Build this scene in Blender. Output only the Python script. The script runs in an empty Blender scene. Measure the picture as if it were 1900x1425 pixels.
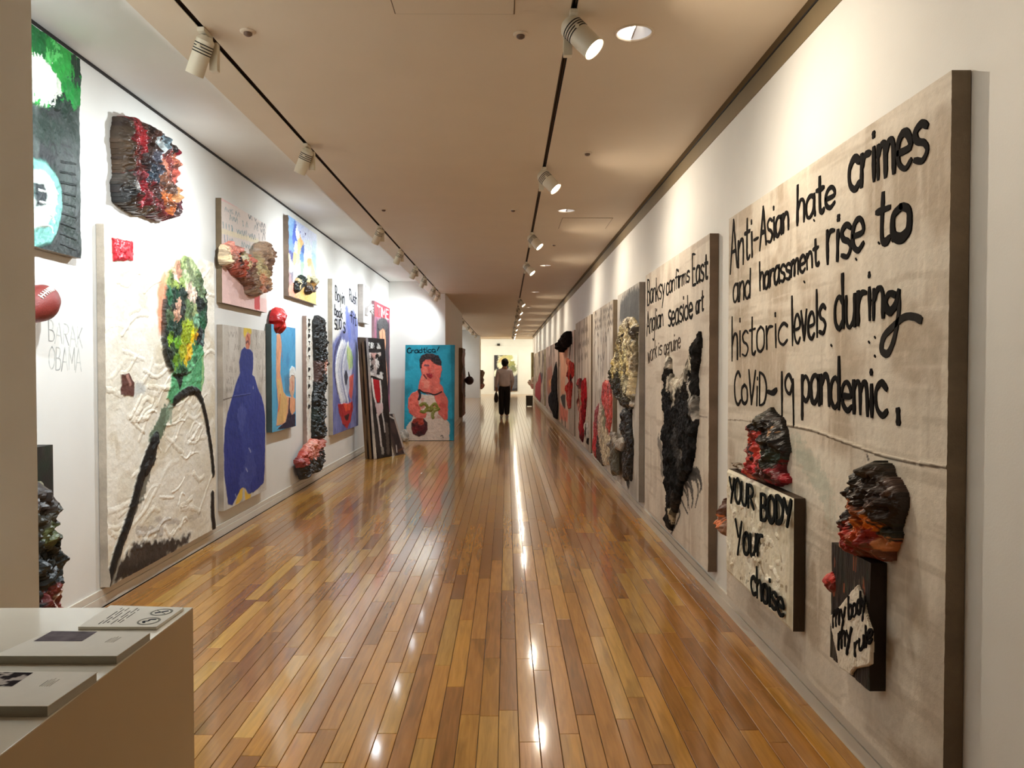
import bpy, bmesh, math, random
import numpy as np
from mathutils import Vector, Matrix

S = bpy.context.scene
COL = S.collection
rnd = random.Random(7)

# ------------------------------------------------------------------ camera
EYE = 1.5
FOC, CX, CY, VPX, VPY = 1400.0, 950.0, 712.5, 940.0, 682.0
_b = math.atan((CY - VPY) / FOC)
_a = math.atan((CX - VPX) / FOC * math.cos(_b))
C_R = Vector((math.cos(_a), -math.sin(_a), 0))
C_F = Vector((math.sin(_a) * math.cos(_b), math.cos(_a) * math.cos(_b), -math.sin(_b)))
C_U = C_R.cross(C_F)
C_O = Vector((0, 0, EYE))
cam_d = bpy.data.cameras.new('camera')
cam_d.sensor_width = 36.0
cam_d.lens = 36.0 * FOC / 1900.0
cam_d.clip_start = 0.05
cam = bpy.data.objects.new('camera', cam_d)
COL.objects.link(cam)
cam.matrix_world = Matrix(((C_R.x, C_U.x, -C_F.x, 0), (C_R.y, C_U.y, -C_F.y, 0), (C_R.z, C_U.z, -C_F.z, EYE), (0, 0, 0, 1)))
S.camera = cam

# ------------------------------------------------------------------ world, exposure, lamp levels
wd = bpy.data.worlds.new('world')
S.world = wd
wd.use_nodes = True
wd.node_tree.nodes['Background'].inputs[0].default_value = (1.0, 0.9, 0.78, 1)
wd.node_tree.nodes['Background'].inputs[1].default_value = 0.02
S.view_settings.view_transform = 'Standard'
S.view_settings.look = 'None'
S.view_settings.gamma = 1.0
S.view_settings.use_curve_mapping = False
S.view_settings.exposure = 0.0
P_LEFT, C_LEFT = 140.0, (0.86, 0.95, 1.0)
P_RIGHT, C_RIGHT = 66.0, (1.0, 0.88, 0.71)
P_DOWN, C_DOWN = 22.0, (1.0, 0.80, 0.55)
P_FAR, C_FAR = 170.0, (0.98, 1.0, 0.84)


def far_light(name, loc, rot, sx, sy, p, c):
    ld = bpy.data.lights.new(name, 'AREA')
    ld.shape = 'RECTANGLE'; ld.size = sx; ld.size_y = sy
    ld.energy = p; ld.color = c
    o = bpy.data.objects.new(name, ld); COL.objects.link(o)
    o.location = loc; o.rotation_euler = rot
    return o


# unseen area lamps added in the far room to light its end wall
far_light('added_far_room_light', (-3.2, 40.6, 3.05), (math.radians(28), 0, 0), 2.4, 1.2, P_FAR, C_FAR)
far_light('added_far_room_light', (3.2, 40.6, 3.05), (math.radians(28), 0, 0), 2.4, 1.2, P_FAR, C_FAR)
far_light('added_far_room_light', (0.0, 40.2, 3.05), (math.radians(30), 0, 0), 2.4, 0.5, P_FAR * .5, C_FAR)


def ray(x, y):
    return (C_R * ((x - CX) / FOC) + C_U * ((CY - y) / FOC) + C_F)


def hit(x, y, axis, val):
    d = ray(x, y)
    t = (val - C_O[axis]) / d[axis]
    return C_O + d * t


def cr(ox, oy, s, pts):
    return [(ox + p[0] / s, oy + p[1] / s) for p in pts]


# ------------------------------------------------------------------ materials
def lin(c):
    out = []
    for v in c[:3]:
        v = v / 255.0
        out.append(v / 12.92 if v <= 0.04045 else ((v + 0.055) / 1.055) ** 2.4)
    return tuple(out)


MATS = {}


def mat(name, rgb=(200, 200, 200), rough=0.6, metal=0.0, noise=0.0, nscale=20.0, bump=0.0, bscale=60.0, attr=False,
        emit=0.0, coat=0.0, spec=0.5, stretch=None):
    if name in MATS:
        return MATS[name]
    m = bpy.data.materials.new(name)
    m.use_nodes = True
    nt = m.node_tree; N = nt.nodes; L = nt.links
    bs = N['Principled BSDF']
    bs.inputs['Roughness'].default_value = rough
    bs.inputs['Metallic'].default_value = metal
    bs.inputs['Coat Weight'].default_value = coat
    bs.inputs['Specular IOR Level'].default_value = spec
    tc = N.new('ShaderNodeTexCoord')
    vec = tc.outputs['Object']
    if stretch:
        mp = N.new('ShaderNodeMapping'); mp.inputs['Scale'].default_value = stretch
        L.new(vec, mp.inputs['Vector']); vec = mp.outputs['Vector']
    if attr:
        a = N.new('ShaderNodeAttribute'); a.attribute_name = 'Col'
        src = a.outputs['Color']
    else:
        r = N.new('ShaderNodeRGB'); r.outputs[0].default_value = (*lin(rgb), 1)
        src = r.outputs[0]
    if noise > 0:
        nz = N.new('ShaderNodeTexNoise'); nz.inputs['Scale'].default_value = nscale
        nz.inputs['Detail'].default_value = 5
        L.new(vec, nz.inputs['Vector'])
        mr = N.new('ShaderNodeMapRange')
        mr.inputs['From Min'].default_value = 0.3; mr.inputs['From Max'].default_value = 0.7
        mr.inputs['To Min'].default_value = 1 - noise; mr.inputs['To Max'].default_value = 1 + noise * .5
        L.new(nz.outputs['Fac'], mr.inputs['Value'])
        mx = N.new('ShaderNodeVectorMath'); mx.operation = 'SCALE'
        L.new(src, mx.inputs[0]); L.new(mr.outputs['Result'], mx.inputs['Scale'])
        src = mx.outputs['Vector']
    L.new(src, bs.inputs['Base Color'])
    if emit > 0:
        L.new(src, bs.inputs['Emission Color']); bs.inputs['Emission Strength'].default_value = emit
    if bump > 0:
        bz = N.new('ShaderNodeTexNoise'); bz.inputs['Scale'].default_value = bscale
        bz.inputs['Detail'].default_value = 4
        L.new(vec, bz.inputs['Vector'])
        bp = N.new('ShaderNodeBump'); bp.inputs['Strength'].default_value = bump
        bp.inputs['Distance'].default_value = 0.004
        L.new(bz.outputs['Fac'], bp.inputs['Height'])
        L.new(bp.outputs['Normal'], bs.inputs['Normal'])
    MATS[name] = m
    return m


M_WALL = mat('white_wall_paint', (226, 224, 218), .85, noise=.03, nscale=3, bump=.08, bscale=160)
M_CEIL = mat('ceiling_paint', (212, 194, 170), .55, noise=.03, nscale=2.5, bump=.05, bscale=200)
M_DARK = mat('dark_gap', (26, 20, 15), .7, noise=.1)
M_BAND = mat('brown_shade', (122, 104, 74), .7, noise=.06, nscale=5)  # brown stands for the shade along the top of the right wall
M_BASE = mat('baseboard_paint', (216, 208, 194), .55, noise=.05, nscale=6)
M_PAINT = mat('oil_paint', spec=.35, rough=.55, attr=True, noise=.1, nscale=38, bump=.35, bscale=85)
M_CANVAS = mat('painted_canvas', rough=.78, attr=True, noise=.07, nscale=60, bump=.25, bscale=220)
M_CRUST = mat('thick_oil_paint', rough=.36, attr=True, noise=.16, nscale=45, bump=.6, bscale=70)
M_MATTECRUST = mat('matte_thick_paint', rough=.8, spec=.12, attr=True, noise=.2, nscale=12, bump=.5, bscale=30)
M_FLATINK = mat('ink', rough=.9, attr=True, noise=.1, nscale=60, spec=.12)
M_EDGE = mat('raw_canvas_edge', (150, 134, 112), .85, noise=.12, nscale=14, bump=.2, bscale=120)
M_FIX = mat('cream_fixture', (214, 203, 180), .42, noise=.03, nscale=8)
M_LENS = mat('lamp_lens', (255, 244, 226), .2, emit=14.0)
M_CHROME = mat('chrome', (235, 235, 238), .32, metal=1.0, noise=.02)
M_PLINTH_SHADE = mat('plinth_shaded_side', (184, 163, 131), .32, noise=.02, nscale=6)  # white plinth, darkened here for the shade on its sides
M_PAPER = mat('paper', (226, 220, 206), .6, noise=.03, nscale=30)
M_PAGES = mat('page_block', (172, 166, 150), .8, noise=.12, nscale=90, stretch=(1, 1, 30))
M_BROWN = mat('raw_wood_edge', (120, 96, 66), .8, noise=.25, nscale=12, stretch=(8, 8, 1))


# ------------------------------------------------------------------ mesh helpers
def link(name, me, material=None, parent=None):
    o = bpy.data.objects.new(name, me)
    COL.objects.link(o)
    if material is not None and len(me.materials) == 0:
        me.materials.append(material)
    if parent is not None:
        o.parent = parent
    return o


def np_mesh(name, V, Q, C=None, smooth=False):
    V = np.asarray(V, dtype=np.float32); Q = np.asarray(Q, dtype=np.int32)
    me = bpy.data.meshes.new(name)
    me.vertices.add(len(V)); me.vertices.foreach_set('co', V.ravel())
    k = Q.shape[1]
    me.loops.add(Q.size); me.loops.foreach_set('vertex_index', Q.ravel())
    me.polygons.add(len(Q)); me.polygons.foreach_set('loop_start', np.arange(len(Q), dtype=np.int32) * k)
    me.polygons.foreach_set('use_smooth', np.full(len(Q), smooth, dtype=bool))
    me.update(calc_edges=True)
    if C is not None:
        ca = me.color_attributes.new('Col', 'FLOAT_COLOR', 'POINT')
        rgba = np.ones((len(V), 4), dtype=np.float32); rgba[:, :3] = np.clip(C, 0, 1)
        ca.data.foreach_set('color', rgba.ravel())
    return me


def box_bm(bm, x0, x1, y0, y1, z0, z1, bev=0.0):
    vs = [bm.verts.new((x, y, z)) for z in (z0, z1) for y in (y0, y1) for x in (x0, x1)]
    fs = []
    for q in ((0, 2, 3, 1), (4, 5, 7, 6), (0, 1, 5, 4), (1, 3, 7, 5), (3, 2, 6, 7), (2, 0, 4, 6)):
        fs.append(bm.faces.new([vs[i] for i in q]))
    if bev > 0:
        es = list({e for f in fs for e in f.edges})
        bmesh.ops.bevel(bm, geom=es, offset=bev, segments=2, affect='EDGES', profile=.6)
    return vs


def done(bm, name):
    bmesh.ops.recalc_face_normals(bm, faces=bm.faces)
    me = bpy.data.meshes.new(name)
    bm.to_mesh(me); bm.free()
    return me


def box(name, x0, x1, y0, y1, z0, z1, material, parent=None, bev=0.0):
    bm = bmesh.new()
    box_bm(bm, x0, x1, y0, y1, z0, z1, bev)
    return link(name, done(bm, name), material, parent)


def cyl_bm(bm, p0, p1, r0, r1=None, n=20, caps=True):
    p0, p1 = Vector(p0), Vector(p1)
    r1 = r0 if r1 is None else r1
    ax = (p1 - p0).normalized()
    u = ax.orthogonal().normalized(); v = ax.cross(u)
    a = []; b = []
    for i in range(n):
        t = 2 * math.pi * i / n
        d = u * math.cos(t) + v * math.sin(t)
        a.append(bm.verts.new(p0 + d * r0)); b.append(bm.verts.new(p1 + d * r1))
    for i in range(n):
        f = bm.faces.new((a[i], a[(i + 1) % n], b[(i + 1) % n], b[i])); f.smooth = True
    if caps:
        bm.faces.new(a[::-1]); bm.faces.new(b)


def ring_bm(bm, prof, center, n=32):
    """lathe of (r, z) profile about the vertical through center"""
    rows = []
    for r, z in prof:
        rows.append([bm.verts.new((center[0] + r * math.cos(2 * math.pi * i / n), center[1] + r * math.sin(2 * math.pi * i / n), center[2] + z)) for i in range(n)])
    for k in range(len(rows) - 1):
        for i in range(n):
            f = bm.faces.new((rows[k][i], rows[k][(i + 1) % n], rows[k + 1][(i + 1) % n], rows[k + 1][i])); f.smooth = True


def tag(o, label, cat, group=None, kind=None):
    o['label'] = label; o['category'] = cat
    if group:
        o['group'] = group
    if kind:
        o['kind'] = kind
    return o


def struct(o):
    o['kind'] = 'structure'
    return o


def thing(name, label, cat, group=None, M=None):
    o = bpy.data.objects.new(name, None)
    o.empty_display_size = .1
    COL.objects.link(o)
    if M is not None:
        o.matrix_world = M
    return tag(o, label, cat, group)


# ------------------------------------------------------------------ noise
def _h(ix, iy, seed):
    n = (ix.astype(np.int64) * 374761393 + iy.astype(np.int64) * 668265263 + seed * 1442695041) & 0xffffffff
    n = ((n ^ (n >> 13)) * 1274126177) & 0xffffffff
    return ((n ^ (n >> 16)) & 0xffff) / 65535.0


def vnoise(x, y, seed=0):
    ix = np.floor(x); iy = np.floor(y)
    fx = x - ix; fy = y - iy
    fx = fx * fx * (3 - 2 * fx); fy = fy * fy * (3 - 2 * fy)
    a = _h(ix, iy, seed); b = _h(ix + 1, iy, seed); c = _h(ix, iy + 1, seed); d = _h(ix + 1, iy + 1, seed)
    return (a * (1 - fx) + b * fx) * (1 - fy) + (c * (1 - fx) + d * fx) * fy


def fbm(x, y, seed=0, octv=4):
    s = 0; amp = .5; t = 0
    for i in range(octv):
        s = s + amp * vnoise(x, y, seed + i * 17); t += amp
        x = x * 2.03 + 5.1; y = y * 2.03 + 1.7; amp *= .5
    return s / t


def sstep(a, b, x):
    t = np.clip((x - a) / (b - a + 1e-9), 0, 1)
    return t * t * (3 - 2 * t)


def seg_dist(X, Z, a, b):
    dx, dz = b[0] - a[0], b[1] - a[1]
    L2 = dx * dx + dz * dz + 1e-12
    t = np.clip(((X - a[0]) * dx + (Z - a[1]) * dz) / L2, 0, 1)
    return np.hypot(X - a[0] - t * dx, Z - a[1] - t * dz), t


def sdf_poly(X, Z, P):
    d = np.full(X.shape, 1e9); ins = np.zeros(X.shape, bool)
    n = len(P)
    for i in range(n):
        a, b = P[i], P[(i + 1) % n]
        d = np.minimum(d, seg_dist(X, Z, a, b)[0])
        c = (a[1] > Z) != (b[1] > Z)
        with np.errstate(divide='ignore', invalid='ignore'):
            xi = (b[0] - a[0]) * (Z - a[1]) / (b[1] - a[1] + 1e-15) + a[0]
        ins ^= c & (X < xi)
    return np.where(ins, d, -d)


def catmull(pts, k=4):
    if len(pts) < 3:
        return list(pts)
    P = [pts[0]] + list(pts) + [pts[-1]]
    out = []
    for i in range(1, len(P) - 2):
        p0, p1, p2, p3 = P[i - 1], P[i], P[i + 1], P[i + 2]
        for j in range(k):
            t = j / k
            out.append(tuple(.5 * (2 * p1[c] + (p2[c] - p0[c]) * t + (2 * p0[c] - 5 * p1[c] + 4 * p2[c] - p3[c]) * t * t
                                   + (3 * p1[c] - p0[c] - 3 * p2[c] + p3[c]) * t ** 3) for c in range(2)))
    out.append(tuple(pts[-1]))
    return out


# ------------------------------------------------------------------ frames of pictures
class Frame:
    """a picture's own frame: x to the viewer's right, y into the wall, z up"""

    def __init__(s, origin, right, up=(0, 0, 1)):
        s.o = Vector(origin); s.r = Vector(right).normalized(); s.u = Vector(up).normalized()
        s.i = s.u.cross(s.r)
        s.M = Matrix(((s.r.x, s.i.x, s.u.x, s.o.x), (s.r.y, s.i.y, s.u.y, s.o.y), (s.r.z, s.i.z, s.u.z, s.o.z), (0, 0, 0, 1)))

    def px(s, x, y, d=0.0):
        dr = ray(x, y)
        p0 = s.o - s.i * d
        t = (p0 - C_O).dot(s.i) / dr.dot(s.i)
        q = C_O + dr * t - s.o
        return (q.dot(s.r), q.dot(s.u))

    def pts(s, L, d=0.0):
        return [s.px(x, y, d) for x, y in L]


XL, XR = -2.55, 1.36


def left_frame(xn, xf, yt, yb, t):
    c = XL + t
    a = hit(xn, yt, 0, c); b = hit(xn, yb, 0, c); f = hit(xf, 682, 0, c)
    fr = Frame((XL + .003, a.y, b.z), (0, 1, 0))
    return fr, f.y - a.y, a.z - b.z


def right_frame(xn, xf, yt, zb, t):
    c = XR - t
    a = hit(xn, yt, 0, c); f = hit(xf, 682, 0, c)
    fr = Frame((XR - .003, f.y, zb), (0, -1, 0))
    return fr, f.y - a.y, a.z - zb


class Canvas:
    def __init__(s, fr, w, h, t, nx, nz, base, seed=1, edge=(150, 134, 112)):
        s.fr, s.w, s.h, s.t, s.seed = fr, w, h, t, seed
        s.edge = edge
        s.X, s.Z = np.meshgrid(np.linspace(0, w, nx + 1), np.linspace(0, h, nz + 1))
        s.c = np.zeros(s.X.shape + (3,)); s.c[:] = lin(base)
        s.hg = np.zeros(s.X.shape)
        s.k = 0

    def _seed(s):
        s.k += 1
        return s.seed * 131 + s.k * 7

    def blend(s, m, col, jit=0.0, js=12.0, sl=None):
        c = np.array(lin(col))
        cc = np.broadcast_to(c, m.shape + (3,))
        if jit > 0:
            X = s.X if sl is None else s.X[sl]; Z = s.Z if sl is None else s.Z[sl]
            n = fbm(X * js, Z * js * .6, s._seed(), 3) - .5
            cc = np.clip(c * (1 + 2.4 * jit * n[..., None]), 0, 1)
        if sl is None:
            s.c = s.c * (1 - m[..., None]) + cc * m[..., None]
        else:
            s.c[sl] = s.c[sl] * (1 - m[..., None]) + cc * m[..., None]

    def wash(s, col, sx, sz, lo=.45, hi=.7, alpha=1.0, region=None):
        n = fbm(s.X * sx, s.Z * sz, s._seed(), 4)
        m = sstep(lo, hi, n) * alpha
        if region is not None:
            P = s.fr.pts(region, s.t)
            m = m * sstep(-.02, .05, sdf_poly(s.X, s.Z, P))
        s.blend(m, col)

    def _sl(s, P, pad):
        xs = [p[0] for p in P]; zs = [p[1] for p in P]
        ny, nx = s.X.shape
        i0 = max(0, int((min(xs) - pad) / s.w * (nx - 1))); i1 = min(nx, int((max(xs) + pad) / s.w * (nx - 1)) + 2)
        j0 = max(0, int((min(zs) - pad) / s.h * (ny - 1))); j1 = min(ny, int((max(zs) + pad) / s.h * (ny - 1)) + 2)
        if i1 <= i0 or j1 <= j0:
            return None
        return (slice(j0, j1), slice(i0, i1))

    def poly(s, pts, col, rough=.012, soft=.006, alpha=1.0, h=0.0, jit=.12, js=14, local=False):
        P = list(pts) if local else s.fr.pts(pts, s.t)
        sl = s._sl(P, rough * 3 + soft)
        if sl is None:
            return
        X, Z = s.X[sl], s.Z[sl]
        sd = s._seed()
        wx = X + rough * 2 * (fbm(X * 22, Z * 22, sd, 3) - .5); wz = Z + rough * 2 * (fbm(X * 22, Z * 22, sd + 3, 3) - .5)
        m = sstep(-soft, soft, sdf_poly(wx, wz, P)) * alpha
        s.blend(m, col, jit, js, sl)
        if h:
            s.hg[sl] = s.hg[sl] + m * h * (.6 + .8 * fbm(X * 40, Z * 40, sd + 9, 2))

    def stroke(s, pts, w, col, alpha=1.0, bristle=.4, h=0.0, jit=.1, local=False, smooth=True, w1=None):
        P = list(pts) if local else s.fr.pts(pts, s.t)
        if smooth:
            P = catmull(P, 5)
        w1 = w if w1 is None else w1
        sl = s._sl(P, max(w, w1))
        if sl is None:
            return
        X, Z = s.X[sl], s.Z[sl]
        sd = s._seed()
        q = np.full(X.shape, 9.0)
        n = len(P) - 1
        for i in range(n):
            d, t = seg_dist(X, Z, P[i], P[i + 1])
            ww = (w + (w1 - w) * (i + t) / n) * .5
            q = np.minimum(q, d / ww)
        q = q + (fbm(X * 45, Z * 45, sd, 2) - .5) * bristle
        m = (1 - sstep(.8, 1.1, q)) * alpha
        s.blend(m, col, jit, 30, sl)
        if h:
            s.hg[sl] = s.hg[sl] + np.maximum(0, 1 - q) ** .5 * h

    def seeds(s, pts, sd_list, rough=.012, soft=.006, h=0.0, warp=.05, jit=.2, grime=None):
        P = s.fr.pts(pts, s.t)
        sl = s._sl(P, rough * 3)
        if sl is None:
            return
        X, Z = s.X[sl], s.Z[sl]
        k = s._seed()
        wx = X + rough * 2 * (fbm(X * 22, Z * 22, k, 3) - .5); wz = Z + rough * 2 * (fbm(X * 22, Z * 22, k + 3, 3) - .5)
        m = sstep(-soft, soft, sdf_poly(wx, wz, P))
        cc = seed_colors(X, Z, [(s.fr.px(a, b, s.t), r, c) for a, b, r, c in sd_list], warp, k, jit)
        if grime:
            cc = dirty(X, Z, cc, grime, k)
        s.c[sl] = s.c[sl] * (1 - m[..., None]) + cc * m[..., None]
        if h:
            s.hg[sl] = s.hg[sl] + m * h * (.3 + 1.2 * fbm(X * 30, Z * 22, k + 5, 3))

    def texture(s, amp, fx, fz):
        s.hg = s.hg + amp * (fbm(s.X * fx, s.Z * fz, s._seed(), 4) - .5)

    def build(s, name, material, parent):
        ny, nx = s.X.shape
        F = np.stack([s.X, -(s.t + s.hg), s.Z], -1).reshape(-1, 3)
        idx = np.arange(ny * nx).reshape(ny, nx)
        q = np.stack([idx[:-1, :-1], idx[:-1, 1:], idx[1:, 1:], idx[1:, :-1]], -1).reshape(-1, 4)
        loop = np.concatenate([idx[0, :-1], idx[:-1, -1], idx[-1, :0:-1], idx[:0:-1, 0]])
        n0 = len(F); k = len(loop)
        Lp = F[loop].copy()
        Lb = Lp.copy(); Lb[:, 1] = 0
        ce = np.array(lin(s.edge))
        cl = ce * (.7 + .6 * fbm(Lp[:, 0] * 9 + 3, Lp[:, 2] * 9, s._seed(), 3))[:, None]
        V = np.concatenate([F, Lp, Lb]); C = np.concatenate([s.c.reshape(-1, 3), cl, cl])
        a = n0 + np.arange(k); b = n0 + (np.arange(k) + 1) % k
        q2 = np.stack([b, a, a + k, b + k], -1)
        me = np_mesh(name, V, np.concatenate([q, q2]), C, smooth=False)
        return link(name, me, material, parent)


def dirty(X, Z, cc, grime, k):
    col, amt, sc = grime
    g = sstep(.48, .66, fbm(X * sc, Z * sc * .7, k + 91, 4)) * amt
    g2 = sstep(.62, .74, fbm(X * sc * 2.2, Z * sc * 1.6, k + 97, 3)) * .35
    cc = cc * (1 - g[..., None]) + np.array(lin(col)) * g[..., None]
    return cc * (1 - g2[..., None]) + np.minimum(1, cc * 2.2 + .04) * g2[..., None]


def seed_colors(X, Z, sl, warp, k, jit):
    f = 1.0 / max(warp, 1e-3) * .6
    wx = X + warp * 2 * (fbm(X * f, Z * f, k + 11, 3) - .5); wz = Z + warp * 2 * (fbm(X * f, Z * f, k + 23, 3) - .5)
    g = f * 5
    wx = wx + warp * .9 * (vnoise(X * g * 1.6, Z * g * .8, k + 51) - .5); wz = wz + warp * 1.1 * (vnoise(X * g * 1.4, Z * g * .7, k + 57) - .5)
    wx = wx + warp * .5 * (vnoise(X * g * 4, Z * g * 2.2, k + 61) - .5); wz = wz + warp * .6 * (vnoise(X * g * 4, Z * g * 2.2, k + 67) - .5)
    best = np.full(X.shape, 1e9); cc = np.zeros(X.shape + (3,))
    for (p, r, c) in sl:
        d = np.hypot(wx - p[0], wz - p[1]) / r
        m = d < best
        best = np.where(m, d, best)
        cc[m] = lin(c)
    n = fbm(X * 55, Z * 38, k + 31, 3) - .5
    return np.clip(cc * (1 + 2.2 * jit * n[..., None]), 0, 1)


def relief(name, parent, fr, poly, d0, depth, sd_list, step=.008, rough=.012, nscale=18, namp=.9, edge=.04, warp=.03,
           jit=.3, material=None, smooth=False, seed=3, ridge=0.0, side=None, base=.12, flake=.22, grime=None):
    """a lump of thick paint standing on a picture: closed height field over a ragged outline"""
    P = fr.pts(poly, d0 + depth * .5)
    x0 = min(p[0] for p in P) - .03; x1 = max(p[0] for p in P) + .03
    z0 = min(p[1] for p in P) - .03; z1 = max(p[1] for p in P) + .03
    nx = max(4, int((x1 - x0) / step)); nz = max(4, int((z1 - z0) / step))
    X, Z = np.meshgrid(np.linspace(x0, x1, nx + 1), np.linspace(z0, z1, nz + 1))
    wx = X + rough * 2 * (fbm(X * 25, Z * 25, seed, 3) - .5); wz = Z + rough * 2 * (fbm(X * 25, Z * 25, seed + 5, 3) - .5)
    sd = sdf_poly(wx, wz, P)
    n = fbm(X * nscale, Z * nscale, seed + 9, 4)
    prof = np.clip(sd / edge, 0, 1) ** .5
    hgt = depth * (base + (1 - base) * prof * (1 - namp * .5 + namp * (n - .25) * 1.2))
    if ridge:
        r = 1 - np.abs(fbm(X * nscale * 1.7, Z * nscale * 1.2, seed + 40, 3) * 2 - 1)
        hgt = hgt + ridge * (r - .5) * prof
    fl = vnoise(X * nscale * 3.1, Z * nscale * 2.0, seed + 71); fl = fl + .6 * vnoise(X * nscale * 5.3, Z * nscale * 4.1, seed + 77)
    hgt = hgt + flake * depth * (fl - .8) * prof
    hgt = np.maximum(hgt, .003)
    ins = sd > 0
    qm = ins[:-1, :-1] & ins[:-1, 1:] & ins[1:, 1:] & ins[1:, :-1]
    if not qm.any():
        return None
    idx = np.arange(X.size).reshape(X.shape)
    q = np.stack([idx[:-1, :-1], idx[:-1, 1:], idx[1:, 1:], idx[1:, :-1]], -1)[qm]
    cc = seed_colors(X, Z, [(fr.px(a, b, d0 + depth * .5), r, c) for a, b, r, c in sd_list], warp, seed, jit)
    if grime:
        cc = dirty(X, Z, cc, grime, seed)
    cc = cc.reshape(-1, 3)
    V = np.stack([X, -(d0 + hgt), Z], -1).reshape(-1, 3)
    e = np.concatenate([q[:, [0, 1]], q[:, [1, 2]], q[:, [2, 3]], q[:, [3, 0]]])
    key = np.sort(e, 1); kk = key[:, 0].astype(np.int64) * X.size + key[:, 1]
    u, inv, cnt = np.unique(kk, return_inverse=True, return_counts=True)
    be = e[cnt[inv.ravel()] == 1]
    used = np.unique(q); remap = -np.ones(X.size, int); remap[used] = np.arange(len(used))
    bv = np.unique(be); bm_ = -np.ones(X.size, int); bm_[bv] = np.arange(len(bv)) + len(used)
    Vb = V[bv].copy(); Vb[:, 1] = -d0 + .001
    cs = cc[bv] if side is None else np.broadcast_to(np.array(lin(side)), (len(bv), 3))
    V2 = np.concatenate([V[used], Vb]); C2 = np.concatenate([cc[used], cs])
    Q2 = np.concatenate([remap[q], np.stack([remap[be[:, 1]], remap[be[:, 0]], bm_[be[:, 0]], bm_[be[:, 1]]], -1)])
    me = np_mesh(name, V2, Q2, C2, smooth)
    return link(name, me, material or M_CRUST, parent)


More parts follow.
